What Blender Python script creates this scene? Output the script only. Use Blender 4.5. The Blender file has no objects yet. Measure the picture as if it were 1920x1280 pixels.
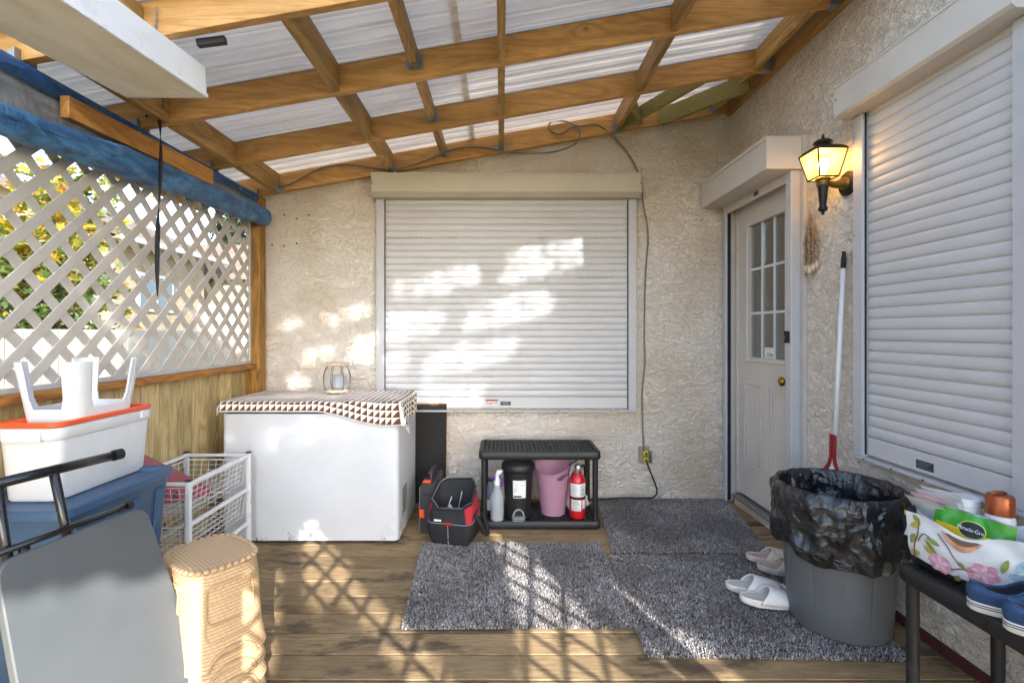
import bpy, bmesh, math, random
from mathutils import Vector, Matrix, noise
R = math.radians
rnd = random.Random(7)
SC = bpy.context.scene
COL = SC.collection
PI = math.pi

# ------------------------------------------------------------------ camera
cd = bpy.data.cameras.new('camera')
cam = bpy.data.objects.new('camera', cd)
COL.objects.link(cam)
cam.location = (0, 0, 1.28)
cam.rotation_euler = (R(90), 0, 0)
cd.sensor_width = 36.0
cd.lens = 900 / 1920 * 36.0
cd.shift_x = 20 / 1920
cd.shift_y = -18 / 1920
cd.clip_start = 0.02
cd.clip_end = 2000
SC.camera = cam

# ------------------------------------------------------------------ light
SUN_T = Vector((-0.405, 1.0, -0.476)).normalized()          # direction the sunlight travels
EL = math.asin(-SUN_T.z)
w = bpy.data.worlds.new('World')
SC.world = w
w.use_nodes = True
wn = w.node_tree
wn.nodes.clear()
sky = wn.nodes.new('ShaderNodeTexSky')
sky.sky_type = 'NISHITA'
sky.sun_disc = False
sky.sun_elevation = EL
sky.sun_rotation = math.atan2(-SUN_T.x, -SUN_T.y)
sky.air_density = 1.0
sky.dust_density = 1.0
sky.ozone_density = 1.0
hs = wn.nodes.new('ShaderNodeHueSaturation')
hs.inputs['Saturation'].default_value = 0.8
bg = wn.nodes.new('ShaderNodeBackground')
bg.inputs['Strength'].default_value = 0.15
wo = wn.nodes.new('ShaderNodeOutputWorld')
wn.links.new(sky.outputs[0], hs.inputs['Color'])
wn.links.new(hs.outputs[0], bg.inputs['Color'])
wn.links.new(bg.outputs[0], wo.inputs['Surface'])
sd = bpy.data.lights.new('sun', 'SUN')
sd.energy = 3.1
sd.angle = R(0.4)
sd.color = (1.0, 0.95, 0.88)
so = bpy.data.objects.new('sun', sd)
COL.objects.link(so)
so.rotation_euler = SUN_T.to_track_quat('-Z', 'Y').to_euler()
vs = SC.view_settings
vs.view_transform = 'Standard'
vs.look = 'None'
vs.exposure = 2.42
vs.use_white_balance = True
vs.white_balance_temperature = 6000
vs.white_balance_tint = 10
vs.gamma = 1.0
SC.cycles.use_denoising = True
SC.cycles.max_bounces = 10
SC.cycles.diffuse_bounces = 6
SC.cycles.glossy_bounces = 3
SC.cycles.transmission_bounces = 6
SC.cycles.transparent_max_bounces = 16
SC.cycles.caustics_reflective = False
SC.cycles.caustics_refractive = False
SC.cycles.sample_clamp_indirect = 6.0

# ------------------------------------------------------------------ helpers
def at(x, y, Y):
    """picture coordinates of the photograph (1920x1280) at depth Y metres -> a point in the place"""
    return Vector(((x - 940) / 900 * Y, Y, 1.28 - (y - 622) / 900 * Y))

def lin(h):
    def f(c):
        c /= 255
        return c / 12.92 if c <= 0.04045 else ((c + 0.055) / 1.055) ** 2.4
    return tuple(f(int(h[i:i + 2], 16)) for i in (0, 2, 4)) + (1,)

class NT:
    def __init__(s, m):
        s.t = m.node_tree
    def n(s, kind, props=None, **ins):
        nd = s.t.nodes.new(kind)
        for k, v in (props or {}).items():
            setattr(nd, k, v)
        for k, v in ins.items():
            key = int(k[1:]) if k[0] == 'i' and k[1:].isdigit() else k.replace('_', ' ')
            s.put(nd.inputs[key], v)
        return nd
    def put(s, sock, v):
        if isinstance(v, bpy.types.NodeSocket):
            s.t.links.new(v, sock)
        elif isinstance(v, bpy.types.Node):
            s.t.links.new(v.outputs[0], sock)
        else:
            sock.default_value = v
    def math(s, op, a, b=0.0, c=None, clamp=False):
        nd = s.t.nodes.new('ShaderNodeMath'); nd.operation = op; nd.use_clamp = clamp
        s.put(nd.inputs[0], a); s.put(nd.inputs[1], b)
        if c is not None: s.put(nd.inputs[2], c)
        return nd.outputs[0]
    def mix(s, f, a, b, blend='MIX'):
        nd = s.t.nodes.new('ShaderNodeMix'); nd.data_type = 'RGBA'; nd.blend_type = blend
        s.put(nd.inputs[0], f); s.put(nd.inputs[6], a); s.put(nd.inputs[7], b)
        return nd.outputs[2]
    def ramp(s, f, stops, interp='LINEAR'):
        nd = s.t.nodes.new('ShaderNodeValToRGB'); cr = nd.color_ramp; cr.interpolation = interp
        while len(cr.elements) < len(stops): cr.elements.new(0.5)
        for e, (p, c) in zip(cr.elements, stops):
            e.position = p; e.color = c if len(c) == 4 else tuple(c) + (1,)
        s.put(nd.inputs[0], f)
        return nd.outputs[0]
    def rng(s, v, a, b, c=0.0, d=1.0, kind='SMOOTHSTEP'):
        nd = s.t.nodes.new('ShaderNodeMapRange'); nd.interpolation_type = kind
        for i, x in enumerate((v, a, b, c, d)): s.put(nd.inputs[i], x)
        return nd.outputs[0]

def newmat(name):
    m = bpy.data.materials.new(name); m.use_nodes = True
    m.node_tree.nodes.clear()
    k = NT(m)
    out = k.n('ShaderNodeOutputMaterial')
    return m, k, out

def coords(k, scale=(1, 1, 1), rand=False):
    tc = k.n('ShaderNodeTexCoord')
    v = tc.outputs['Object']
    if rand:
        oi = k.n('ShaderNodeObjectInfo')
        off = k.n('ShaderNodeVectorMath', {'operation': 'SCALE'}, i0=(37.0, 53.0, 71.0))
        k.put(off.inputs['Scale'], oi.outputs['Random'])
        v = k.n('ShaderNodeVectorMath', {'operation': 'ADD'}, i0=v, i1=off.outputs[0]).outputs[0]
    mp = k.n('ShaderNodeMapping', Vector=v, Scale=scale)
    return mp.outputs[0]

def plain(name, col, rough=0.5, metal=0.0, mott=0.08, ms=9.0, bump=0.0, bs=200.0, dirt=None, spec=0.5, coat=0.0, subs=0.0):
    m, k, out = newmat(name)
    c = coords(k, rand=True)
    nz = k.n('ShaderNodeTexNoise', Vector=c, Scale=ms, Detail=5.0, Roughness=0.65)
    base = lin(col) if isinstance(col, str) else col
    dk = tuple(x * (1 - 2.2 * mott) for x in base[:3]) + (1,)
    lt = tuple(min(1, x * (1 + mott)) for x in base[:3]) + (1,)
    cc = k.ramp(nz, [(0.3, dk), (0.62, lt)])
    if dirt:
        n2 = k.n('ShaderNodeTexNoise', Vector=c, Scale=dirt[1], Detail=8.0, Roughness=0.75)
        cc = k.mix(k.rng(n2, dirt[2], dirt[2] + 0.14, 0, dirt[3]), cc, lin(dirt[0]))
    b = k.n('ShaderNodeBsdfPrincipled', Base_Color=cc, Metallic=metal)
    k.put(b.inputs['Roughness'], k.rng(nz, 0.3, 0.7, max(0.05, rough - 0.07), min(1, rough + 0.09), 'LINEAR'))
    b.inputs['Specular IOR Level'].default_value = spec
    if coat: b.inputs['Coat Weight'].default_value = coat
    if bump:
        n3 = k.n('ShaderNodeTexNoise', Vector=c, Scale=bs, Detail=3.0)
        k.put(b.inputs['Normal'], k.n('ShaderNodeBump', Strength=bump, Distance=0.002, Height=n3))
    k.put(out.inputs[0], b)
    return m

def wood(name, c_lo, c_hi, axis='X', rough=0.6, knots=1.0, grain=1.0, stain=None, bump=0.25):
    m, k, out = newmat(name)
    st = {'X': (1, 9, 9), 'Y': (9, 1, 9), 'Z': (9, 9, 1)}[axis]
    c = coords(k, st, rand=True)
    c2 = coords(k, (1, 1, 1), rand=True)
    kst = {'X': (3.2, 5, 5), 'Y': (5, 3.2, 5), 'Z': (5, 5, 3.2)}[axis]
    ck = coords(k, kst, rand=True)
    vor = k.n('ShaderNodeTexVoronoi', {'feature': 'F1'}, Vector=ck, Scale=1.0, Randomness=1.0)
    kn = k.rng(vor.outputs['Distance'], 0.05, 0.10, 1, 0)          # knots
    near = k.rng(vor.outputs['Distance'], 0.0, 0.45, 1, 0)
    n1 = k.n('ShaderNodeTexNoise', Vector=c, Scale=1.1, Detail=3.0, Distortion=0.6)
    ph = k.math('ADD', k.math('MULTIPLY', n1, 40.0), k.math('MULTIPLY', near, 7.0))
    ring = k.math('ADD', k.math('MULTIPLY', k.math('SINE', ph), 0.5), 0.5)
    n2 = k.n('ShaderNodeTexNoise', Vector=c, Scale=12.0, Detail=6.0, Roughness=0.72)
    f = k.math('ADD', k.math('MULTIPLY', ring, 0.30 * grain), k.math('MULTIPLY', n2, 0.70))
    cc = k.ramp(f, [(0.18, lin(c_lo)), (0.72, lin(c_hi))])
    n3 = k.n('ShaderNodeTexNoise', Vector=c2, Scale=1.7, Detail=3.0)
    oi = k.n('ShaderNodeObjectInfo')
    hv = k.n('ShaderNodeHueSaturation', Color=cc)
    k.put(hv.inputs['Value'], k.math('MULTIPLY', k.rng(oi.outputs['Random'], 0, 1, 0.76, 1.14, 'LINEAR'), k.rng(n3, 0.3, 0.7, 0.82, 1.12, 'LINEAR')))
    cc = hv.outputs[0]
    if knots:
        dk = tuple(x * 0.28 for x in lin(c_lo)[:3]) + (1,)
        cc = k.mix(k.math('MULTIPLY', kn, knots), cc, dk)
    if stain:
        n4 = k.n('ShaderNodeTexNoise', Vector=coords(k, {'X': (1.3, 3.4, 3.4), 'Y': (3.4, 1.3, 3.4), 'Z': (3.4, 3.4, 1.3)}[axis], True), Scale=1.3, Detail=7.0, Roughness=0.7)
        cc = k.mix(k.rng(n4, stain[1], stain[1] + 0.12, 0, stain[2]), cc, lin(stain[0]))
    b = k.n('ShaderNodeBsdfPrincipled', Base_Color=cc, Roughness=rough)
    b.inputs['Specular IOR Level'].default_value = 0.3
    k.put(b.inputs['Normal'], k.n('ShaderNodeBump', Strength=bump, Distance=0.003, Height=f))
    k.put(out.inputs[0], b)
    return m

class MB:
    def __init__(s):
        s.v = []; s.f = []; s.uv = None
    def add(s, vs_, fs_, M=None):
        o = len(s.v)
        for p in vs_:
            p = Vector(p)
            s.v.append(M @ p if M else p)
        for f in fs_:
            s.f.append(tuple(i + o for i in f))
        return s
    def hexa(s, p, M=None):
        return s.add(p, [(3, 2, 1, 0), (4, 5, 6, 7), (0, 1, 5, 4), (1, 2, 6, 5), (2, 3, 7, 6), (3, 0, 4, 7)], M)
    def box(s, x0, x1, y0, y1, z0, z1, M=None):
        return s.hexa([(x0, y0, z0), (x1, y0, z0), (x1, y1, z0), (x0, y1, z0), (x0, y0, z1), (x1, y0, z1), (x1, y1, z1), (x0, y1, z1)], M)
    def tube(s, pts, r, n=8, M=None, caps=True, closed=False):
        pts = [Vector(p) for p in pts]
        L = len(pts)
        rs = r if isinstance(r, (list, tuple)) else [r] * L
        vs_, fs_ = [], []
        t0 = (pts[1] - pts[0]).normalized()
        up = Vector((0, 0, 1)) if abs(t0.z) < 0.9 else Vector((1, 0, 0))
        nrm = t0.cross(up).normalized()
        for i, p in enumerate(pts):
            if closed:
                t = (pts[(i + 1) % L] - pts[i - 1]).normalized()
            else:
                t = (pts[min(i + 1, L - 1)] - pts[max(i - 1, 0)]).normalized()
            nrm = (nrm - t * nrm.dot(t))
            nrm = nrm.normalized() if nrm.length > 1e-6 else t.orthogonal().normalized()
            bn = t.cross(nrm)
            for j in range(n):
                a = 2 * PI * j / n
                vs_.append(p + (nrm * math.cos(a) + bn * math.sin(a)) * rs[i])
        for i in range(L if closed else L - 1):
            for j in range(n):
                a = i * n + j; b2 = i * n + (j + 1) % n
                c2 = ((i + 1) % L) * n + (j + 1) % n; d2 = ((i + 1) % L) * n + j
                fs_.append((a, b2, c2, d2))
        if caps and not closed:
            fs_.append(tuple(range(n - 1, -1, -1)))
            fs_.append(tuple((L - 1) * n + j for j in range(n)))
        return s.add(vs_, fs_, M)
    def lathe(s, prof, n=24, c=(0, 0, 0), M=None, capb=True, capt=True, sx=1.0, sy=1.0):
        vs_, fs_ = [], []
        for (r, z) in prof:
            for j in range(n):
                a = 2 * PI * j / n
                vs_.append((c[0] + r * math.cos(a) * sx, c[1] + r * math.sin(a) * sy, c[2] + z))
        L = len(prof)
        for i in range(L - 1):
            for j in range(n):
                fs_.append((i * n + j, i * n + (j + 1) % n, (i + 1) * n + (j + 1) % n, (i + 1) * n + j))
        if capb: fs_.append(tuple(range(n - 1, -1, -1)))
        if capt: fs_.append(tuple((L - 1) * n + j for j in range(n)))
        return s.add(vs_, fs_, M)
    def loft(s, loops, M=None, capb=True, capt=True, closed=True):
        n = len(loops[0]); vs_ = [p for l in loops for p in l]; fs_ = []
        for i in range(len(loops) - 1):
            for j in range(n if closed else n - 1):
                fs_.append((i * n + j, i * n + (j + 1) % n, (i + 1) * n + (j + 1) % n, (i + 1) * n + j))
        if capb: fs_.append(tuple(range(n - 1, -1, -1)))
        if capt: fs_.append(tuple((len(loops) - 1) * n + j for j in range(n)))
        return s.add(vs_, fs_, M)
    def prism(s, poly, z0, z1, M=None):
        return s.loft([[(x, y, z0) for x, y in poly], [(x, y, z1) for x, y in poly]], M)
    def grid(s, nu, nv, fn, uvfn=None, M=None, keep=None):
        vs_ = []; fs_ = []
        for j in range(nv + 1):
            for i in range(nu + 1):
                vs_.append(fn(i / nu, j / nv))
        for j in range(nv):
            for i in range(nu):
                if keep and not keep((i + .5) / nu, (j + .5) / nv): continue
                a = j * (nu + 1) + i
                fs_.append((a, a + 1, a + nu + 2, a + nu + 1))
        if uvfn:
            if s.uv is None: s.uv = {}
            o = len(s.v)
            for j in range(nv + 1):
                for i in range(nu + 1):
                    s.uv[o + j * (nu + 1) + i] = uvfn(i / nu, j / nv)
        return s.add(vs_, fs_, M)
    def mesh(s, name):
        me = bpy.data.meshes.new(name)
        me.from_pydata([tuple(p) for p in s.v], [], s.f)
        if s.uv:
            ul = me.uv_layers.new(name='UVMap')
            for lp in me.loops:
                ul.data[lp.index].uv = s.uv.get(lp.vertex_index, (0, 0))
        me.update()
        return me
    def build(s, name, m, parent=None, smooth=False, bevel=0.0, seg=2, world=False, solid=0.0, sub=0, auto=None):
        me = s.mesh(name)
        return mkobj(name, me, m, parent, smooth, bevel, seg, world, solid, sub, auto)

def mkobj(name, me, m, parent=None, smooth=False, bevel=0.0, seg=2, world=False, solid=0.0, sub=0, auto=None):
    o = bpy.data.objects.new(name, me)
    COL.objects.link(o)
    if m is not None and not me.materials:
        for mm in (m if isinstance(m, (list, tuple)) else [m]):
            me.materials.append(mm)
    if parent is not None:
        o.parent = parent
        if world:
            o.matrix_parent_inverse = world_of(parent).inverted()
    if smooth or auto:
        for p in me.polygons: p.use_smooth = True
    if solid:
        md = o.modifiers.new('solid', 'SOLIDIFY'); md.thickness = solid; md.offset = 0
    if sub:
        md = o.modifiers.new('sub', 'SUBSURF'); md.levels = sub; md.render_levels = sub
    if bevel:
        md = o.modifiers.new('bevel', 'BEVEL'); md.width = bevel; md.segments = seg; md.limit_method = 'ANGLE'; md.angle_limit = R(35)
    if auto:
        bm = bmesh.new(); bm.from_mesh(me)
        for e in bm.edges:
            if len(e.link_faces) == 2 and e.calc_face_angle(0) > R(auto): e.smooth = False
        bm.to_mesh(me); bm.free()
    return o

def world_of(o):
    M = o.matrix_basis.copy()
    p = o
    while p.parent:
        M = p.parent.matrix_basis @ p.matrix_parent_inverse @ M
        p = p.parent
    return M

def thing(name, label, cat, loc=(0, 0, 0), rot=(0, 0, 0), group=None):
    o = bpy.data.objects.new(name, None)
    COL.objects.link(o)
    o.location = loc; o.rotation_euler = rot
    o.empty_display_size = 0.1
    tag(o, label, cat, group)
    return o

def tag(o, label, cat, group=None):
    o['label'] = label; o['category'] = cat
    if group: o['group'] = group
    return o

def struct(name, loc=(0, 0, 0)):
    o = bpy.data.objects.new(name, None); COL.objects.link(o); o.location = loc
    o['kind'] = 'structure'
    return o

def share(o, name, parent, loc=(0, 0, 0), rot=None, inv=None):
    c = o.copy(); COL.objects.link(c); c.name = name; c.parent = parent
    if inv is not None: c.matrix_parent_inverse = inv
    c.location = loc
    if rot: c.rotation_euler = rot
    return c

def text_mesh(s, size, m, parent, M, name='lettering', world=False, sx=1.0, depth=0.0003):
    cu = bpy.data.curves.new('t', 'FONT'); cu.body = s; cu.size = size; cu.align_x = 'CENTER'; cu.align_y = 'CENTER'
    cu.extrude = depth; cu.resolution_u = 3
    to = bpy.data.objects.new('t', cu); COL.objects.link(to)
    dg = bpy.context.evaluated_depsgraph_get()
    me = bpy.data.meshes.new_from_object(to.evaluated_get(dg))
    bpy.data.objects.remove(to); bpy.data.curves.remove(cu)
    me.transform(M @ Matrix.Diagonal((sx, 1, 1, 1)))
    me.materials.clear()
    return mkobj(name, me, m, parent, world=world)

def frame(o, x, y):
    """matrix with columns x, y, x cross y and origin o"""
    x = Vector(x).normalized(); y = Vector(y); y = (y - x * y.dot(x)).normalized(); z = x.cross(y)
    M = Matrix.Identity(4)
    for i in range(3):
        M[i][0] = x[i]; M[i][1] = y[i]; M[i][2] = z[i]; M[i][3] = o[i]
    return M

def rrect(w_, h_, r, n=5, cx=0, cy=0):
    pts = []
    for (sx, sy, a0) in ((1, 1, 0), (-1, 1, 90), (-1, -1, 180), (1, -1, 270)):
        for i in range(n + 1):
            a = R(a0 + 90 * i / n)
            pts.append((cx + sx * (w_ / 2 - r) + r * math.cos(a), cy + sy * (h_ / 2 - r) + r * math.sin(a)))
    return pts

def catmull(pts, k=8):
    pts = [Vector(p) for p in pts]; out = []
    for i in range(len(pts) - 1):
        p0 = pts[max(i - 1, 0)]; p1 = pts[i]; p2 = pts[i + 1]; p3 = pts[min(i + 2, len(pts) - 1)]
        for j in range(k):
            t = j / k
            out.append(0.5 * ((2 * p1) + (p2 - p0) * t + (2 * p0 - 5 * p1 + 4 * p2 - p3) * t * t + (3 * p1 - p0 - 3 * p2 + p3) * t ** 3))
    out.append(pts[-1])
    return out

# ------------------------------------------------------------------ materials
def m_stucco(name, col, dark):
    m, k, out = newmat(name)
    c = coords(k)
    n0 = k.n('ShaderNodeTexNoise', Vector=c, Scale=2.2, Detail=4.0)
    cs = coords(k, (1, 1, 1.5))
    n1 = k.n('ShaderNodeTexNoise', Vector=cs, Scale=15.0, Detail=6.0, Roughness=0.62, Distortion=0.5)
    n2 = k.n('ShaderNodeTexNoise', Vector=c, Scale=90.0, Detail=5.0, Roughness=0.7)
    n3 = k.n('ShaderNodeTexNoise', Vector=cs, Scale=34.0, Detail=5.0, Roughness=0.65, Distortion=0.6)
    pl = k.rng(n1, 0.43, 0.56)
    pl2 = k.rng(n3, 0.42, 0.6)
    hgt = k.math('ADD', k.math('ADD', k.math('MULTIPLY', pl, 1.0), k.math('MULTIPLY', pl2, 0.7)), k.math('MULTIPLY', n2, 0.6))
    pit = k.math('MULTIPLY', k.rng(n3, 0.30, 0.43, 1, 0), k.rng(n1, 0.42, 0.52, 1, 0.25))
    edge = k.math('MULTIPLY', k.rng(k.math('ABSOLUTE', k.math('SUBTRACT', n1, 0.46)), 0.0, 0.014, 1, 0), k.rng(n3, 0.45, 0.55))
    msk = k.rng(k.n('ShaderNodeTexNoise', Vector=c, Scale=4.0, Detail=4.0), 0.38, 0.66)
    dk = k.math('MULTIPLY', k.math('MAXIMUM', pit, k.math('MULTIPLY', edge, 1.0)), k.rng(msk, 0, 1, 0.25, 0.75, 'LINEAR'))
    base = k.mix(k.rng(n0, 0.35, 0.68), lin(col), (lin(col)[0] * 0.88, lin(col)[1] * 0.84, lin(col)[2] * 0.76, 1))
    base = k.mix(k.math('MULTIPLY', n2, 0.22), base, tuple(x * 0.7 for x in lin(col)[:3]) + (1,))
    big = k.n('ShaderNodeTexNoise', Vector=c, Scale=0.9, Detail=6.0, Roughness=0.6)
    base = k.mix(k.rng(big, 0.5, 0.72, 0, 0.55), base, (lin(col)[0] * 0.72, lin(col)[1] * 0.62, lin(col)[2] * 0.48, 1))
    cc = k.mix(dk, base, lin(dark))
    b = k.n('ShaderNodeBsdfPrincipled', Base_Color=cc, Roughness=0.9)
    b.inputs['Specular IOR Level'].default_value = 0.15
    k.put(b.inputs['Normal'], k.n('ShaderNodeBump', Strength=1.0, Distance=0.0065, Height=hgt))
    k.put(out.inputs[0], b)
    return m

def m_glow(name, col, strength):
    m, k, out = newmat(name)
    k.put(out.inputs[0], k.n('ShaderNodeEmission', Color=lin(col), Strength=strength))
    return m

def m_panel(name, col, transl):
    m, k, out = newmat(name)
    nz = k.n('ShaderNodeTexNoise', Vector=coords(k, (1, 6, 1), True), Scale=2.0, Detail=5.0)
    cc = k.mix(k.rng(nz, 0.3, 0.75), lin(col), tuple(x * 0.82 for x in lin(col)[:3]) + (1,))
    b = k.n('ShaderNodeBsdfPrincipled', Base_Color=cc, Roughness=0.35)
    t = k.n('ShaderNodeBsdfTranslucent', Color=cc)
    mx = k.n('ShaderNodeMixShader', i0=transl, i1=b, i2=t)
    k.put(out.inputs[0], mx)
    return m

def m_soft(name, col, clear, transl, rough=0.25, mott=0.05):
    """thin see-through plastic"""
    m, k, out = newmat(name)
    b = k.n('ShaderNodeBsdfPrincipled', Base_Color=lin(col), Roughness=rough)
    t = k.n('ShaderNodeBsdfTranslucent', Color=lin(col))
    tr = k.n('ShaderNodeBsdfTransparent', Color=tuple(0.5 + 0.5 * x for x in lin(col)[:3]) + (1,))
    m1 = k.n('ShaderNodeMixShader', i0=transl, i1=b, i2=t)
    m2 = k.n('ShaderNodeMixShader', i0=clear, i1=m1, i2=tr)
    k.put(out.inputs[0], m2)
    return m

def m_glass(name):
    m, k, out = newmat(name)
    fr = k.n('ShaderNodeFresnel', IOR=1.5)
    tr = k.n('ShaderNodeBsdfTransparent', Color=(0.9, 0.95, 0.92, 1))
    gl = k.n('ShaderNodeBsdfGlossy', Roughness=0.02)
    k.put(out.inputs[0], k.n('ShaderNodeMixShader', i0=k.math('ADD', k.math('MULTIPLY', fr, 2.2), 0.17, clamp=True), i1=tr, i2=gl))
    return m

def m_leaf(name, stops, transl=0.4):
    m, k, out = newmat(name)
    g = k.n('ShaderNodeNewGeometry')
    cc = k.ramp(g.outputs['Random Per Island'], stops)
    nz = k.n('ShaderNodeTexNoise', Vector=coords(k), Scale=25.0, Detail=2.0)
    cc = k.mix(k.rng(nz, 0.35, 0.7, 0, 0.5), cc, (0.06, 0.07, 0.015, 1))
    d = k.n('ShaderNodeBsdfPrincipled', Base_Color=cc, Roughness=0.5)
    t = k.n('ShaderNodeBsdfTranslucent', Color=cc)
    k.put(out.inputs[0], k.n('ShaderNodeMixShader', i0=transl, i1=d, i2=t))
    return m

def m_pile(name):
    m, k, out = newmat(name)
    g = k.n('ShaderNodeNewGeometry')
    cc = k.ramp(g.outputs['Random Per Island'], [(0.0, (0.15, 0.136, 0.124)), (0.4, (0.3, 0.275, 0.255)), (0.75, (0.48, 0.444, 0.415)), (1.0, (0.7, 0.655, 0.61))])
    nz = k.n('ShaderNodeTexNoise', Vector=coords(k, rand=True), Scale=3.0, Detail=5.0)
    cc = k.mix(k.rng(nz, 0.35, 0.7, 0, 0.5), cc, (0.11, 0.09, 0.075, 1))
    b = k.n('ShaderNodeBsdfPrincipled', Base_Color=cc, Roughness=0.95)
    b.inputs['Specular IOR Level'].default_value = 0.1
    t = k.n('ShaderNodeBsdfTranslucent', Color=cc)
    k.put(out.inputs[0], k.n('ShaderNodeMixShader', i0=0.15, i1=b, i2=t))
    return m

def m_triangles(name):
    m, k, out = newmat(name)
    tc = k.n('ShaderNodeTexCoord')
    sp = k.n('ShaderNodeSeparateXYZ', Vector=tc.outputs['UV'])
    nz = k.n('ShaderNodeTexNoise', Vector=coords(k), Scale=300.0, Detail=2.0)
    u = k.math('ADD', k.math('MULTIPLY', sp.outputs[0], 1 / 0.040), k.math('MULTIPLY', k.math('SUBTRACT', nz, 0.5), 0.06))
    v = k.math('MULTIPLY', sp.outputs[1], 1 / 0.040)
    fu = k.math('FRACT', u); fv = k.math('FRACT', v)
    tri = k.rng(k.math('SUBTRACT', fu, fv), -0.03, 0.03)
    cc = k.mix(tri, lin('e9e4da'), lin('67442f'))
    edge = k.math('MINIMUM', k.math('MINIMUM', fu, k.math('SUBTRACT', 1.0, fu)), k.math('MINIMUM', fv, k.math('SUBTRACT', 1.0, fv)))
    cc = k.mix(k.rng(edge, 0.02, 0.05, 0.8, 0), cc, lin('e9e4da'))
    b = k.n('ShaderNodeBsdfPrincipled', Base_Color=cc, Roughness=0.9)
    b.inputs['Specular IOR Level'].default_value = 0.1
    k.put(b.inputs['Normal'], k.n('ShaderNodeBump', Strength=0.3, Distance=0.002, Height=nz))
    k.put(out.inputs[0], b)
    return m

def m_weave(name, col):
    """moulded rattan-look plastic: UV in metres"""
    m, k, out = newmat(name)
    tc = k.n('ShaderNodeTexCoord')
    sp = k.n('ShaderNodeSeparateXYZ', Vector=tc.outputs['UV'])
    pu, pv = 0.0170, 0.0108
    v = k.math('MULTIPLY', sp.outputs[1], 1 / pv)
    row = k.math('FLOOR', v)
    u = k.math('ADD', k.math('MULTIPLY', sp.outputs[0], 1 / pu), k.math('MULTIPLY', k.math('MODULO', row, 2.0), 0.5))
    fu = k.math('FRACT', u); fv = k.math('FRACT', v)
    bu = k.math('SINE', k.math('MULTIPLY', fu, PI)); bv = k.math('SINE', k.math('MULTIPLY', fv, PI))
    h = k.math('MULTIPLY', k.math('POWER', bu, 0.6), k.math('POWER', bv, 0.5))
    slot = k.math('MULTIPLY', k.rng(k.math('ABSOLUTE', k.math('SUBTRACT', fu, 0.5)), 0.2, 0.27, 1, 0), k.rng(k.math('MINIMUM', fv, k.math('SUBTRACT', 1.0, fv)), 0.08, 0.14, 1, 0))
    base = lin(col)
    cc = k.mix(h, tuple(x * 0.72 for x in base[:3]) + (1,), base)
    cc = k.mix(k.math('MULTIPLY', slot, 0.7), cc, (0.03, 0.015, 0.008, 1))
    b = k.n('ShaderNodeBsdfPrincipled', Base_Color=cc, Roughness=0.45)
    k.put(b.inputs['Normal'], k.n('ShaderNodeBump', Strength=0.45, Distance=0.0016, Height=k.math('SUBTRACT', h, slot)))
    k.put(out.inputs[0], b)
    return m

def m_diffuser(name):
    m, k, out = newmat(name)
    c = coords(k)
    v = k.n('ShaderNodeTexVoronoi', {'distance': 'CHEBYCHEV'}, Vector=c, Scale=160.0, Randomness=0.0)
    nz = k.n('ShaderNodeTexNoise', Vector=coords(k, (3, 1, 1)), Scale=3.0, Detail=5.0)
    cc = k.mix(k.rng(nz, 0.35, 0.7), lin('f3efe2'), lin('e2d9bd'))
    b = k.n('ShaderNodeBsdfPrincipled', Base_Color=cc, Roughness=0.25)
    k.put(b.inputs['Normal'], k.n('ShaderNodeBump', Strength=0.7, Distance=0.002, Height=v.outputs['Distance']))
    k.put(out.inputs[0], b)
    return m

def m_tarp(name, col, col2):
    m, k, out = newmat(name)
    c = coords(k, (1, 0.35, 1))
    n1 = k.n('ShaderNodeTexNoise', Vector=c, Scale=22.0, Detail=4.0, Distortion=0.8)
    n2 = k.n('ShaderNodeTexNoise', Vector=coords(k, (1, 3.0, 1)), Scale=18.0, Detail=3.0)
    cc = k.mix(k.rng(n1, 0.35, 0.7), lin(col), lin(col2))
    b = k.n('ShaderNodeBsdfPrincipled', Base_Color=cc, Roughness=0.42)
    k.put(b.inputs['Normal'], k.n('ShaderNodeBump', Strength=0.7, Distance=0.012, Height=k.math('ADD', n1, k.math('MULTIPLY', n2, 0.7))))
    k.put(out.inputs[0], b)
    return m

def m_binbag(name):
    m, k, out = newmat(name)
    c = coords(k)
    w1 = k.n('ShaderNodeVectorMath', {'operation': 'ADD'}, i0=c, i1=k.n('ShaderNodeVectorMath', {'operation': 'SCALE'}, i0=k.n('ShaderNodeTexNoise', Vector=c, Scale=7.0, Detail=2.0).outputs['Color'], Scale=0.2).outputs[0])
    v = k.n('ShaderNodeTexVoronoi', {'feature': 'F1'}, Vector=w1, Scale=13.0)
    n2 = k.n('ShaderNodeTexNoise', Vector=w1, Scale=22.0, Detail=5.0, Distortion=1.0)
    b = k.n('ShaderNodeBsdfPrincipled', Base_Color=(0.012, 0.013, 0.016, 1), Roughness=0.22)
    b.inputs['Specular IOR Level'].default_value = 0.65
    k.put(b.inputs['Normal'], k.n('ShaderNodeBump', Strength=1.0, Distance=0.013, Height=k.math('ADD', v.outputs['Distance'], k.math('MULTIPLY', n2, 0.6))))
    k.put(out.inputs[0], b)
    return m

def m_shingle(name, c1, c2, ax):
    m, k, out = newmat(name)
    c = coords(k)
    sp = k.n('ShaderNodeSeparateXYZ', Vector=c)
    cv = k.n('ShaderNodeCombineXYZ', X=sp.outputs[1 if ax == 'Y' else 0], Y=sp.outputs[2])
    br = k.n('ShaderNodeTexBrick', Vector=cv, Color1=lin(c1), Color2=lin(c2), Mortar=(0.06, 0.045, 0.035, 1), Scale=1.0)
    br.inputs['Mortar Size'].default_value = 0.006; br.inputs['Brick Width'].default_value = 0.3; br.inputs['Row Height'].default_value = 0.07
    b = k.n('ShaderNodeBsdfPrincipled', Base_Color=br.outputs[0], Roughness=0.95)
    k.put(out.inputs[0], b)
    return m

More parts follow.
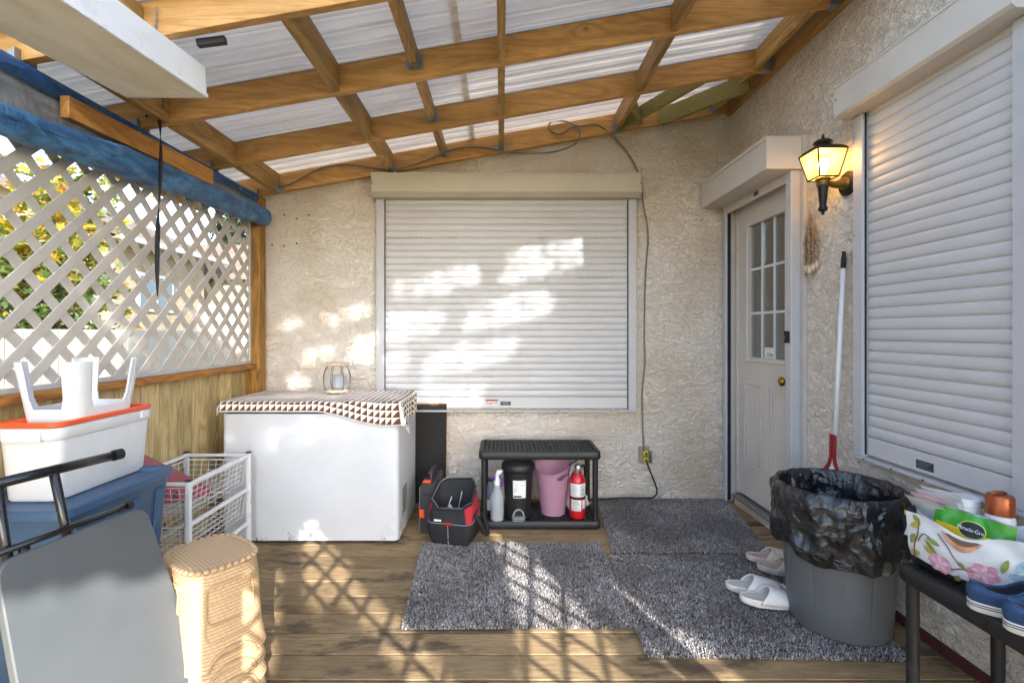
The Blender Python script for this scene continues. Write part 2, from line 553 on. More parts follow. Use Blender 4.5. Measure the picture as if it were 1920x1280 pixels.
def m_ground(name):
    m, k, out = newmat(name)
    n = k.n('ShaderNodeTexNoise', Vector=coords(k), Scale=1.3, Detail=9.0, Roughness=0.7)
    n2 = k.n('ShaderNodeTexNoise', Vector=coords(k), Scale=40.0, Detail=4.0)
    cc = k.ramp(n, [(0.3, (0.05, 0.075, 0.02)), (0.52, (0.09, 0.11, 0.035)), (0.7, (0.19, 0.15, 0.07))])
    cc = k.mix(k.math('MULTIPLY', n2, 0.5), cc, (0.03, 0.04, 0.012, 1))
    b = k.n('ShaderNodeBsdfPrincipled', Base_Color=cc, Roughness=1.0)
    k.put(b.inputs['Normal'], k.n('ShaderNodeBump', Strength=0.8, Distance=0.03, Height=n2))
    k.put(out.inputs[0], b)
    return m

M = {}
M['stucco'] = m_stucco('stucco', 'f2e8dc', '84705c')
M['stucco2'] = m_stucco('neighbour_stucco', 'a89a80', '7d6b52')
M['rafter'] = wood('rafter_wood', 'a4783f', 'd3a567', 'X', knots=0.9, grain=0.75)
M['rafterY'] = wood('rafter_wood_y', 'a4783f', 'd3a567', 'Y', knots=0.9, grain=0.75)
M['block'] = wood('blocking_wood', '8e6c38', 'c39c60', 'Y', knots=0.7, stain=('6b4a22', 0.62, 0.5))
M['treated'] = wood('treated_wood', '7f7747', 'a99d62', 'X', knots=0.5, grain=0.4)
M['deck'] = wood('deck_wood', '715a3e', 'b2986f', 'X', rough=0.75, knots=0.6, grain=0.35, stain=('40362b', 0.51, 0.8), bump=0.6)
M['post'] = wood('post_wood', '6b4c20', 'a6793a', 'Z', knots=0.6)
M['cap'] = wood('cap_wood', '7a5022', 'b9803f', 'Y', knots=0.8, stain=('4a3015', 0.6, 0.6))
M['board'] = wood('panel_board', 'a68d5c', 'd2bb88', 'Z', knots=0.9, grain=1.2, stain=('8a7c42', 0.5, 0.5))
M['batten'] = wood('batten_wood', 'a5702f', 'cf9550', 'Y', knots=1.0)
M['lattice'] = plain('lattice_vinyl', 'c0b9b0', 0.55, mott=0.06, ms=4, dirt=('6d655c', 30, 0.68, 0.5), bump=0.1)
M['shutter'] = plain('shutter_white', 'c2c0c0', 0.38, mott=0.03, ms=3, dirt=('8f8676', 12, 0.72, 0.35))
M['box'] = plain('shutter_box_cream', 'bfb6a4', 0.45, mott=0.04, ms=4, dirt=('6f604a', 18, 0.72, 0.5))
M['boxw'] = plain('shutter_box_white', 'c9c3bb', 0.42, mott=0.03, ms=4, dirt=('7d6a50', 14, 0.73, 0.5))
M['rail'] = plain('rail_white', 'b9b8ba', 0.4, mott=0.03)
M['door'] = plain('door_paint', 'cbc3ba', 0.45, mott=0.04, ms=3, dirt=('8a7a66', 9, 0.72, 0.4))
M['jamb'] = plain('jamb_paint', 'c2bab2', 0.5, mott=0.05, dirt=('5a4836', 12, 0.68, 0.6))
M['gap'] = plain('dark_gap', '1c1b1a', 0.8)
M['alum'] = plain('aluminium', '8d908c', 0.4, 0.7, dirt=('3f3a32', 14, 0.6, 0.6))
M['zinc'] = plain('galvanised_steel', '9a9da0', 0.45, 0.75, mott=0.12, ms=60)
M['brass'] = plain('brass', 'b08a3e', 0.25, 0.95)
M['oldbrass'] = plain('aged_brass', '7a6230', 0.38, 0.85, mott=0.12)
M['bronze'] = plain('dark_bronze', '2c2722', 0.5, 0.5, mott=0.1)
M['iron'] = plain('black_iron', '17171a', 0.3, 0.3, coat=0.3)
M['rubber'] = plain('black_rubber', '131314', 0.7)
M['blackpl'] = plain('black_plastic', '19191b', 0.5, mott=0.06, dirt=('4a4540', 22, 0.66, 0.45), bump=0.15)
M['benchpl'] = plain('bench_plastic', '1d1d1f', 0.5, mott=0.06, dirt=('5c5448', 16, 0.6, 0.5), bump=0.15)
M['white'] = plain('white_enamel', 'dcdcdc', 0.3, mott=0.02, dirt=('8e8a80', 20, 0.74, 0.4))
M['freezer'] = plain('freezer_enamel', 'c9cbce', 0.33, mott=0.03, ms=2, dirt=('77706a', 26, 0.70, 0.6))
def _freezer_dirt(m):
    k = NT(m); bs = next(n for n in m.node_tree.nodes if n.type == 'BSDF_PRINCIPLED')
    src = bs.inputs['Base Color'].links[0].from_socket
    tc = k.n('ShaderNodeTexCoord'); sp = k.n('ShaderNodeSeparateXYZ', Vector=tc.outputs['Object'])
    nz = k.n('ShaderNodeTexNoise', Vector=k.n('ShaderNodeMapping', Vector=tc.outputs['Object'], Scale=(1, 1, 0.5)).outputs[0], Scale=55.0, Detail=7.0, Roughness=0.8)
    n2 = k.n('ShaderNodeTexNoise', Vector=tc.outputs['Object'], Scale=7.0, Detail=3.0)
    thr = k.math('ADD', k.math('MULTIPLY', sp.outputs[2], 1.1), k.math('SUBTRACT', 0.78, k.math('MULTIPLY', n2, 0.42)))
    f = k.math('MULTIPLY', k.math('GREATER_THAN', nz, thr), 0.75)
    k.put(bs.inputs['Base Color'], k.mix(f, src, lin('5c5046')))
_freezer_dirt(M['freezer'])
M['whitepl'] = plain('white_plastic', 'd4d4d4', 0.4, mott=0.03, dirt=('9d968a', 15, 0.73, 0.35))
M['orange'] = plain('orange_plastic', 'e0561c', 0.4, mott=0.04)
M['blue'] = plain('blue_tote_plastic', '375270', 0.42, mott=0.06, dirt=('6f7f90', 12, 0.7, 0.4))
M['grey'] = plain('grey_laminate', '4e5050', 0.5, mott=0.03, ms=5, dirt=('8b8f92', 34, 0.72, 0.4), bump=0.06, bs=400)
M['bin'] = plain('grey_bin_plastic', '5e6062', 0.5, mott=0.06, dirt=('b9b9b6', 22, 0.71, 0.6))
M['red'] = plain('red_paint', 'b3121b', 0.3, mott=0.04, coat=0.3)
M['redpl'] = plain('dark_red_plastic', '8c101c', 0.4)
M['redcl'] = plain('red_cloth', 'a51d2b', 0.8, bump=0.3)
M['maroon'] = plain('maroon_trim', '4a211c', 0.75, dirt=('251714', 20, 0.55, 0.8))
M['blackcl'] = plain('black_nylon', '1b1b1d', 0.75, mott=0.1, bump=0.5, bs=900)
M['greycl'] = plain('grey_piping', '8a8c90', 0.6)
M['case'] = plain('case_plastic', '2a2b2d', 0.5)
M['purple'] = plain('purple_plastic', '5c2a96', 0.4)
M['pink'] = m_soft('pink_plastic', 'dcb4c9', 0.34, 0.45, 0.3)
M['milky'] = m_soft('milky_plastic', 'd9dde2', 0.3, 0.5, 0.2)
M['liquid'] = m_soft('milky_liquid', 'd2d5da', 0.05, 0.6, 0.2)
M['bluish'] = m_soft('bluish_plastic', '9fb4cf', 0.3, 0.5, 0.2)
M['funnel'] = m_soft('smoke_plastic', 'a9b0b4', 0.15, 0.3, 0.2)
M['jarglass'] = m_glass('jar_glass')
M['glass'] = m_glass('pane_glass')
M['paper'] = plain('paper_label', 'd9d8d4', 0.6)
M['ink'] = plain('ink', '24262a', 0.6)
M['navy'] = plain('navy_plate', '2f3b49', 0.5)
M['redink'] = plain('red_ink', 'a8442f', 0.6)
M['rope'] = plain('rope', 'c9b9a0', 0.9, mott=0.15, ms=80, bump=0.5)
M['wire'] = plain('grey_wire', '565350', 0.45, 0.6)
M['cable'] = plain('grey_cable', '77736c', 0.55)
M['cord'] = plain('black_cord', '121212', 0.5)
M['yellow'] = plain('yellow_plug', 'd2c21a', 0.45)
M['outlet'] = plain('outlet_cover', '8d8674', 0.5)
M['clearbox'] = m_soft('smoked_cover', 'a8a492', 0.5, 0.2, 0.15)
M['panel'] = m_panel('roof_sheet', 'f0eae2', 0.15)
M['flash'] = plain('flashing', 'b5b8c0', 0.4, 0.3)
M['amber'] = m_soft('amber_glass', 'efc86a', 0.3, 0.6, 0.2)
M['bulb'] = m_glow('bulb_glow', 'ffe2b0', 8)
M['diff'] = m_diffuser('prismatic_diffuser')
M['tarpblue'] = m_tarp('tarp_blue', '2a527c', '4c80ae')
M['tarpdark'] = m_tarp('tarp_navy', '1c4877', '2b5f96')
M['tarpgrey'] = m_tarp('tarp_grey', '6e7072', '8b8b88')
M['binbag'] = m_binbag('bin_bag')
M['bagblack'] = plain('black_bag_fabric', '161617', 0.6, bump=0.2)
M['strap'] = plain('black_webbing', '0e0e10', 0.7)
M['triangles'] = m_triangles('triangle_cloth')
M['weave'] = m_weave('rattan_plastic', 'c6a478')
M['pile'] = m_pile('rug_pile')
M['rugback'] = plain('rug_backing', '3c3a3a', 0.95)
M['shoeblue'] = plain('blue_canvas', '2b4264', 0.85, bump=0.4, bs=700)
M['sole'] = plain('white_rubber', 'cfcbc3', 0.6, dirt=('8d8678', 20, 0.62, 0.5))
M['slip'] = plain('slipper_white', 'd3d0cc', 0.6, mott=0.05)
M['insole'] = plain('slipper_insole', 'b9b5a8', 0.8, mott=0.08)
M['fluff'] = plain('slipper_fluff', 'cbbfb2', 0.95, mott=0.12, ms=30, bump=1.0, bs=160)
M['fluff2'] = plain('slipper_worn', 'b09c8e', 0.95, mott=0.12, ms=30, bump=1.0, bs=160)
M['darkshoe'] = plain('dark_leather', '26282b', 0.5)
M['bagwhite'] = plain('printed_bag_white', 'd3d4d6', 0.4, mott=0.03)
M['petal'] = plain('pink_print', 'cf93a6', 0.45, mott=0.18, ms=40)
M['petal2'] = plain('pale_pink_print', 'dcb9c3', 0.45, mott=0.12, ms=40)
M['leafp'] = plain('green_print', '84904f', 0.45, mott=0.2, ms=40)
M['leafy'] = plain('yellow_print', 'b9a94e', 0.45, mott=0.18, ms=40)
M['stem'] = plain('stem_print', '6d5040', 0.5)
M['bfly'] = plain('butterfly_print', '8faabb', 0.45, mott=0.15, ms=60)
M['peach'] = plain('peach_print', 'd3a184', 0.45, mott=0.2, ms=30)
M['green'] = plain('green_foil', '3f9a2a', 0.22, mott=0.06, coat=0.4)
M['yfoil'] = plain('yellow_foil', 'e6bf1b', 0.25, coat=0.3)
M['glowy'] = plain('lime_print', 'b9d24a', 0.3)
M['blackink'] = plain('black_print', '0e0f10', 0.3)
M['whiteink'] = plain('white_print', 'e8e8e8', 0.35)
M['copper'] = plain('copper_cap', '9a5230', 0.3, 0.6, mott=0.08)
M['shell'] = plain('seashell', 'c4b19a', 0.4, mott=0.15, ms=60)
M['bead'] = plain('shell_beads', '9c8266', 0.5, mott=0.3, ms=200)
M['fence'] = plain('fence_cream', 'bdb3a0', 0.6, mott=0.04, ms=2, dirt=('a99a80', 8, 0.68, 0.4))
M['housewhite'] = plain('gutter_white', 'b9b7b2', 0.5)
M['shade'] = plain('window_dark', '4c5660', 0.15)
M['shingle'] = m_shingle('brown_shingle', '7d6a5b', '64544a', 'Y')
M['ground'] = m_ground('lawn')
M['trunk'] = plain('bark', '4a3a2b', 0.95, mott=0.2, bump=1.0, bs=40)
M['maple'] = m_leaf('maple_leaves', [(0.0, (0.1, 0.14, 0.02)), (0.3, (0.24, 0.27, 0.03)), (0.6, (0.55, 0.42, 0.03)), (0.85, (0.62, 0.35, 0.03)), (1.0, (0.4, 0.13, 0.03))], 0.45)
M['green1'] = m_leaf('green_leaves', [(0.0, (0.03, 0.06, 0.012)), (0.5, (0.07, 0.12, 0.025)), (0.85, (0.13, 0.17, 0.04)), (1.0, (0.35, 0.3, 0.05))], 0.4)
M['needle'] = m_leaf('spruce_needles', [(0.0, (0.02, 0.035, 0.018)), (0.6, (0.05, 0.075, 0.035)), (1.0, (0.12, 0.12, 0.07))], 0.25)
M['inwall'] = plain('kitchen_wall', 'e6e2d6', 0.8)
M['cabinet'] = plain('kitchen_cabinet', 'e8e5dc', 0.5)
M['counter'] = plain('kitchen_counter', '4c5960', 0.4)

# ------------------------------------------------------------------ setting: ground, deck, house walls
XW, YW, XL = 1.758, 3.68, -1.87          # right wall, back wall, left screen
g = MB().grid(20, 20, lambda u, v: (-400 + 800 * u, -400 + 800 * v, -0.45)).build('ground', M['ground'])
g['kind'] = 'structure'

deck = struct('deck_floor', (0, 1.5, 0))
y = -0.62; i = 0
while y < YW - 0.01:
    y1 = min(y + 0.1315, YW - 0.003)
    dz = rnd.uniform(-0.0012, 0.0012)
    MB().box(-1.93, XW - 0.012, y, y1, -0.038 + dz, dz).build('deck_board', M['deck'], deck, bevel=0.0018, seg=1, world=True)
    y += 0.1405; i += 1
for x in (-1.8, -1.2, -0.6, 0.0, 0.6, 1.2, 1.7):
    MB().box(x - 0.02, x + 0.02, -0.6, 3.64, -0.42, -0.042).build('joist', M['treated'], deck, world=True)

wall_b = MB().box(-1.885, XW, YW, YW + 0.2, -0.45, 3.35).build('wall_back', M['stucco']); wall_b['kind'] = 'structure'
YH = 0.86                                # front corner of the house
DY0, DY1, DZ0, DZ1 = 2.83, 3.6, 0.0, 2.21  # door opening
mb = MB()
mb.box(XW, XW + 0.2, YH, DY0, -0.45, 3.35)
mb.box(XW, XW + 0.2, DY0, DY1, DZ1, 3.35)
mb.box(XW, XW + 0.2, DY1, YW + 0.2, -0.45, 3.35)
mb.box(XW + 0.0, XW + 0.2, DY0, DY1, -0.45, -0.001)
wall_r = mb.build('wall_right', M['stucco']); wall_r['kind'] = 'structure'
wf = MB().box(XW + 0.2, 6.0, YH, YH + 0.2, -0.45, 3.35).build('wall_front', M['stucco']); wf['kind'] = 'structure'
# dark red base strip along the foot of the right wall
MB().box(XW - 0.012, XW - 0.001, YH, YW - 0.03, 0.001, 0.045).build('base_trim', M['maroon'], wall_r, bevel=0.002)
for (px, py) in ((533, 403), (556, 410), (579, 403), (532, 461), (556, 456), (510, 459)):
    p = at(px, py, YW - 0.002)
    MB().lathe([(rnd.uniform(0.006, 0.009), -0.002), (0.005, 0.004)], 5, sx=1.3, M=Matrix.Translation(p) @ Matrix.Rotation(R(90), 4, 'X') @ Matrix.Rotation(rnd.random() * 6, 4, 'Z')).build('chip', M['wire'], wall_b)

# kitchen behind the door glass
MB().box(5.0, 5.1, 2.2, 12, -0.1, 2.6).build('kitchen_wall', M['inwall'])['kind'] = 'structure'
MB().box(XW + 0.2, 5.1, 1.4, 12, -0.12, -0.02).build('kitchen_floor', M['inwall'])['kind'] = 'structure'
kc = thing('kitchen_cabinet', 'pale kitchen cabinets seen through the glass of the white door', 'cabinet', (4.75, 7.8, -0.02))
for j in range(4):
    MB().box(4.66, 4.98, 6.6 + j * 0.62, 7.2 + j * 0.62, 1.45, 2.3).build('wall_unit', M['cabinet'], kc, world=True, bevel=0.006)
    MB().box(4.4, 4.98, 6.6 + j * 0.62, 7.2 + j * 0.62, 0.0, 0.86).build('base_unit', M['cabinet'], kc, world=True, bevel=0.006)
MB().box(4.37, 4.99, 6.55, 9.12, 0.862, 0.9).build('worktop', M['counter'], kc, world=True)
cur = MB().grid(30, 2, lambda u, v: (XW + 0.28 + 0.012 * math.sin(u * 40), 3.35 + 0.25 * u, 0.9 + 1.3 * v)).build('door_curtain', M['whitepl'], smooth=True)
tag(cur, 'white curtain strip hanging inside the door glass near its hinge side', 'curtain')

# ------------------------------------------------------------------ patio roof
def zb(x): return 2.325 + 0.178 * (x + 1.77)
roof = thing('patio_roof', 'sloping patio roof of orange timber rafters under white ribbed plastic sheets', 'roof', (-1.86, 2.45, 2.3))
RY = [3.642, 3.045, 2.435, 1.83]
def rafter(y0, x0, x1, hh=0.14, t=0.038, dz=0.0, m='rafter', name='rafter'):
    pts = []
    for z in (0, hh):
        for (x, yy) in ((x0, y0), (x1, y0), (x1, y0 + t), (x0, y0 + t)):
            pts.append((x, yy, zb(x) + dz + z))
    return MB().hexa(pts).build(name, M[m], roof, bevel=0.003, world=True)
rafter(RY[0], -2.25, 1.715)
for yy in RY[1:]:
    rafter(yy, -2.25, 1.718)
def yblock(x, y0, y1, hh=0.14, dz=0.0, t=0.038, m='block', name='blocking'):
    pts = []
    for z in (0, hh):
        for (xx, yy) in ((x - t / 2, y0), (x + t / 2, y0), (x + t / 2, y1), (x - t / 2, y1)):
            pts.append((xx, yy, zb(xx) + dz + z))
    return MB().hexa(pts).build(name, M[m], roof, bevel=0.003, world=True)
for (x, hh, dz) in ((-1.70, 0.14, -0.004), (-0.84, 0.136, 0.002), (-0.44, 0.089, 0.05), (0.0, 0.136, 0.003), (0.88, 0.136, 0.002), (1.62, 0.12, 0.012)):
    for j in range(3):
        yblock(x, RY[j + 1] + 0.039, RY[j] - 0.001, hh, dz)
MB().box(1.72, XW - 0.001, 1.72, YW - 0.001, zb(1.72) - 0.015, zb(1.72) + 0.17).build('ledger', M['rafterY'], roof, bevel=0.003, world=True)
MB().box(-2.29, -2.252, 1.72, YW, zb(-2.25) - 0.05, zb(-2.25) + 0.14).build('fascia', M['block'], roof, bevel=0.003, world=True)
yblock(-1.38, 0.85, RY[3] - 0.001, 0.089, 0.03, name='outrigger')
# green treated braces in the far corner
def brace(p0, p1, hh=0.1, t=0.035):
    d = (Vector(p1) - Vector(p0)); L = d.length
    Mx = frame(p0, d, (0, 0, 1))
    MB().box(0, L, 0, hh, -t / 2, t / 2, Mx).build('brace', M['treated'], roof, bevel=0.003, world=True)
brace((0.91, 3.62, zb(0.91) + 0.0), (1.36, 3.09, zb(1.36) + 0.03), 0.09)
brace((1.2, 3.6, zb(1.2) - 0.03), (1.66, 3.2, zb(1.66) - 0.05), 0.12)
brace((1.06, 3.62, zb(1.06) + 0.01), (0.9, 3.3, zb(0.9) + 0.01), 0.07)
# ribbed sheets
def sheet(x0, x1, y0, y1, lift):
    per = 0.1; prof = []
    n = max(1, round((y1 - y0) / per)); per = (y1 - y0) / n
    for i in range(n):
        b = y0 + i * per
        for (f, h) in ((0.0, 0), (0.30, 0), (0.35, 0.016), (0.47, 0.016), (0.52, 0), (0.56, 0), (0.61, 0.016), (0.73, 0.016), (0.78, 0)):
            prof.append((b + f * per, h))
    prof.append((y1, 0))
    loops = []
    for x in (x0, (x0 + x1) / 2, x1):
        loops.append([(x, yy, zb(x) + 0.1425 + lift + h) for yy, h in prof])
    return MB().loft(loops, capb=False, capt=False, closed=False).build('roof_sheet', M['panel'], roof, world=True)
for (a, b) in ((1.70, 1.84), (1.83, 2.445), (2.435, 3.06), (3.05, YW + 0.0)):
    sheet(-2.4, -0.2, a, b, 0.0)
    sheet(-0.24, 1.72, a, b, 0.006)
for j in range(1, 4):
    rafter(RY[j] - 0.004, -2.2, 1.7, 0.006, 0.05, 0.139, 'flash', 'flashing')
# joist hangers
hm = MB()
hm.box(-0.0225, -0.0205, -0.05, -0.001, -0.004, 0.07).box(0.0205, 0.0225, -0.05, -0.001, -0.004, 0.07).box(-0.0225, 0.0225, -0.05, -0.001, -0.006, -0.004)
hm.box(-0.045, -0.021, -0.004, -0.001, -0.004, 0.07).box(0.021, 0.045, -0.004, -0.001, -0.004, 0.07)
for sx in (-0.034, 0.034):
    for z in (0.012, 0.03, 0.05):
        hm.lathe([(0.004, 0), (0.002, 0.003)], 6, M=Matrix.Translation((sx, -0.004, z)) @ Matrix.Rotation(R(90), 4, 'X'))
h0 = None
def hanger(x, y, z, rz=0.0):
    global h0
    if h0 is None:
        h0 = hm.build('joist_hanger', M['zinc'], roof, world=True)
        h0.location = (x, y, z); h0.rotation_euler = (0, 0, rz)
    else:
        share(h0, 'joist_hanger', roof, (x, y, z), (0, 0, rz), inv=h0.matrix_parent_inverse)
for x, dz in ((-1.70, 0), (-0.84, 0), (-0.44, 0.05), (0.0, 0), (0.88, 0), (1.62, 0.012)):
    hanger(x, RY[0], zb(x) + dz)
for yy in RY[1:4]:
    hanger(-0.44, yy, zb(-0.44) + 0.05)
    hanger(1.716, yy + 0.019, zb(1.70), R(-90))
    hanger(-1.83, yy + 0.019, zb(-1.83) - 0.03, R(-90))
hanger(-1.83, RY[0] + 0.005, zb(-1.83) - 0.03, R(-90))
bx = MB().box(-0.055, 0.055, -0.012, 0.012, -0.014, 0.014).build('cable_clip', M['blackpl'], bevel=0.003)
bx.location = at(397, 79, 1.89); bx.rotation_euler = (0, R(-10), R(4))
tag(bx, 'small black plastic block fixed beside the rafter by the fluorescent light', 'clip')

# ------------------------------------------------------------------ left side: half wall, lattice, header, tarp
hw = thing('half_wall', 'half wall of vertical golden boards with timber cap rail below the lattice', 'wall', (XL, 1.6, 0))
y = -0.6
while y < 3.54:
    MB().box(XL - 0.02, XL + rnd.uniform(-0.001, 0.001), y, min(y + 0.1345, 3.55), 0.004, 1.006).build('board', M['board'], hw, bevel=0.003, world=True)
    y += 0.1405
MB().box(XL - 0.032, XL - 0.0205, -0.6, 3.55, 0.004, 1.0).build('backing', M['gap'], hw, world=True)  # dark sheet added to stop light leaking through the board joints
MB().box(XL - 0.03, XL + 0.062, -0.6, 3.545, 1.008, 1.046).build('cap_rail', M['cap'], hw, bevel=0.004, world=True)
MB().box(XL + 0.002, XL + 0.09, 3.5, 3.538, 0.004, 1.006).build('stud', M['post'], hw, bevel=0.003, world=True)
post = MB().box(XL - 0.005, XL + 0.085, 3.552, 3.64, 0.003, 2.29).build('corner_post', M['post'], bevel=0.004)
tag(post, 'brown timber corner post between the lattice and the stucco wall', 'post')
post2 = MB().box(XL - 0.09, XL, -0.68, -0.59, -0.45, 2.29).build('corner_post', M['post'], bevel=0.004)
tag(post2, 'timber corner post at the open front end of the lattice', 'post')
hd = MB().box(XL - 0.06, XL + 0.03, -0.7, 3.64, 2.12, 2.288).build('header_beam', M['cap'], bevel=0.004)
tag(hd, 'timber header beam above the lattice hidden behind the tarp', 'beam')

def clip(poly, a, b, c):
    out = []
    for i in range(len(poly)):
        p, q = poly[i], poly[(i + 1) % len(poly)]
        dp = a * p[0] + b * p[1] - c; dq = a * q[0] + b * q[1] - c
        if dp <= 0: out.append(p)
        if dp * dq < 0:
            t = dp / (dp - dq); out.append((p[0] + (q[0] - p[0]) * t, p[1] + (q[1] - p[1]) * t))
    return out
def lattice(parent, u0, u1, z0, z1, place, wdt=0.043, per=0.1525, off=0.0):
    """place(u, z, depth) -> point"""
    hw_ = wdt / math.sqrt(2)
    for s in (1, -1):
        k0 = (u0 - s * z1 if s > 0 else u0 + z0); k1 = (u1 - z0 if s > 0 else u1 + z1)
        k = k0 + off
        while k < k1 + per:
            L = 6
            poly = [(k - hw_ + s * (-L), -L), (k + hw_ + s * (-L), -L), (k + hw_ + s * L, L), (k - hw_ + s * L, L)]
            for (a, b, c) in ((-1, 0, -u0), (1, 0, u1), (0, -1, -z0), (0, 1, z1)):
                poly = clip(poly, a, b, c)
                if len(poly) < 3: break
            if len(poly) >= 3:
                d0, d1 = ((0.0, 0.0055) if s > 0 else (-0.006, -0.0005))
                MB().loft([[place(u, z, d0) for u, z in poly], [place(u, z, d1) for u, z in poly]]).build('strip', M['lattice'], parent, world=True, bevel=0.001, seg=1)
            k += per
ls = thing('lattice_screen', 'grey white diagonal lattice screen along the left side', 'lattice', (XL, 1.6, 1.05))
lattice(ls, -0.58, 3.535, 1.05, 2.15, lambda u, z, d: (XL + 0.006 + d, u, z), off=0.03)
MB().box(XL + 0.013, XL + 0.022, -0.58, 3.53, 1.047, 1.068).build('edge_trim', M['rail'], ls, world=True)
MB().box(XL + 0.013, XL + 0.022, 3.531, 3.549, 1.047, 2.13).build('edge_trim', M['rail'], ls, world=True)

tarp = thing('rolled_tarp', 'blue and grey tarp rolled up above the lattice', 'tarp', (XL + 0.09, 2.2, 2.0))
ZR = catmull([(-0.4, 1.96, 0.05), (0.8, 1.985, 0.05), (1.68, 2.03, 0.054), (2.44, 2.085, 0.063), (3.1, 2.115, 0.066), (3.58, 2.135, 0.062)], 14)
def rollz(yv):
    for a, b in zip(ZR, ZR[1:]):
        if a.x <= yv <= b.x:
            t = (yv - a.x) / max(1e-6, b.x - a.x); return a.lerp(b, t)
    return ZR[-1] if yv > 3 else ZR[0]
def roll_pt(u, v):
    yv = -0.4 + 3.98 * u
    p = rollz(yv); a = 2 * PI * v
    q = noise.noise(Vector((math.cos(a) * 1.3, yv * 3.0, math.sin(a) * 1.3))) * 0.012 + noise.noise(Vector((math.cos(a) * 2.5, yv * 22.0 + a * 2, math.sin(a) * 2.5))) * 0.009
    r = p.z + q
    return (XL + 0.108 + r * math.cos(a) * 0.75, yv, p.y + r * math.sin(a) * 1.08)
MB().grid(170, 28, roll_pt).build('roll', M['tarpblue'], tarp, smooth=True, world=True)
MB().lathe([(0.058, 0), (0.05, 0.012), (0.02, 0.016)], 16, sx=0.75, M=Matrix.Translation((XL + 0.108, 3.575, 2.135)) @ Matrix.Rotation(R(-90), 4, 'X')).build('roll_end', M['tarpblue'], tarp, smooth=True, world=True)
def sheet_pt(u, v):
    yv = -0.4 + 4.0 * u
    zt = 2.27; zr = rollz(yv).y
    bul = 0.012 * math.sin(v * PI) + noise.noise(Vector((yv * 2.2, v * 2, 3))) * 0.012
    return (XL + 0.045 + bul + 0.03 * (1 - v), yv, zr + (zt - zr) * v)
MB().grid(110, 10, sheet_pt).build('sheet', M['tarpgrey'], tarp, smooth=True, world=True)
def band_pt(u, v):
    yv = -0.4 + 4.03 * u
    q = noise.noise(Vector((yv * 3, v * 3, 9))) * 0.004
    lo = 2.235 + 0.012 * math.sin(yv * 2.1) + noise.noise(Vector((yv * 1.5, 2, 2))) * 0.01
    return (XL + 0.066 + q + 0.010 * math.sin(v * PI), yv, lo + (2.298 - lo) * v)
MB().grid(110, 5, band_pt).build('hem_band', M['tarpdark'], tarp, smooth=True, world=True)
for yv in (1.45, 2.38, 3.3):
    MB().lathe([(0.007, 0), (0.013, 0), (0.013, 0.004), (0.007, 0.004), (0.007, 0)], 14, M=Matrix.Translation((XL + 0.074, yv, 2.262)) @ Matrix.Rotation(R(90), 4, 'Y'), capb=False, capt=False).build('grommet', M['zinc'], tarp, world=True)
bt = MB().hexa([(XL + 0.075, 1.95, 2.150), (XL + 0.113, 1.95, 2.150), (XL + 0.113, 2.93, 2.175), (XL + 0.075, 2.93, 2.175),
                (XL + 0.075, 1.95, 2.240), (XL + 0.113, 1.95, 2.240), (XL + 0.113, 2.93, 2.265), (XL + 0.075, 2.93, 2.265)]).build('batten', M['batten'], bevel=0.003)
tag(bt, 'orange timber batten nailed across the grey part of the tarp', 'batten')
# black webbing strap hanging by the lattice
st = thing('webbing_strap', 'black webbing strap hanging twisted in front of the lattice', 'strap', (-1.71, 2.38, 1.46))
def strap_pt(u, v):
    z = 2.42 - 0.965 * u
    tw = 2.2 * math.sin(u * 5.2) + u * 2.6
    hw2 = 0.0105 * (1 - 0.75 * max(0, (u - 0.86) / 0.14)) * (v - 0.5) * 2
    x = -1.705 + 0.006 * math.sin(u * 7) ; yv = 2.385 + 0.012 * math.sin(u * 4.1)
    return (x + hw2 * math.cos(tw), yv + hw2 * math.sin(tw), z)
MB().grid(60, 2, strap_pt).build('webbing', M['strap'], st, solid=0.0025, smooth=True, world=True)
kn = MB()
for q in range(6):
    kn.tube([(-1.705 + 0.02 * math.cos(a + q) , 2.385 + 0.02 * math.sin(a + q), 2.40 + 0.012 * math.sin(2 * a + q) + 0.006 * q) for a in [2 * PI * i / 12 for i in range(12)]], 0.006, 6, closed=True)
kn.tube([(-1.705, 2.385, 2.41), (-1.74, 2.40, 2.385), (-1.80, 2.43, 2.37)], 0.005, 6)
kn.build('knot', M['strap'], st, smooth=True, world=True)

# ------------------------------------------------------------------ fluorescent light
fx = thing('fluorescent_light', 'long white fluorescent ceiling light with yellowed ribbed diffuser', 'light', (-1.378, 1.98, 2.248), (R(4.6), 0, 0))
fm = MB()
fm.box(-0.165, 0.165, -1.24, 0.0, 0.006, 0.118)
fm.build('housing', M['white'], fx, bevel=0.004)
MB().box(-0.158, 0.158, -1.233, -0.007, 0.0, 0.0052).build('diffuser', M['diff'], fx)
rm = MB()
for (a, b, c, d) in ((-0.168, -0.157, -1.243, 0.003), (0.157, 0.168, -1.243, 0.003)):
    rm.box(a, b, c, d, -0.003, 0.012)
rm.box(-0.157, 0.157, -0.008, 0.003, -0.003, 0.012).box(-0.157, 0.157, -1.243, -1.232, -0.003, 0.012)
rm.build('diffuser_frame', M['white'], fx, bevel=0.0015, seg=1)
for q, (cx, cy) in enumerate(((-0.06, -0.14), (0.06, -0.14), (0.0, -0.95))):
    cm = MB()
    for i in range(12):
        z = 0.122 + i * 0.013
        Mx = Matrix.Translation((cx + i * 0.001, cy, z)) @ Matrix.Rotation(R(90 * (i % 2)), 4, 'Z')
        cm.tube([(0.004 * math.cos(a), 0, 0.009 * math.sin(a)) for a in [2 * PI * j / 8 for j in range(8)]], 0.0014, 5, Mx, closed=True)
    cm.build('chain', M['zinc'], fx)

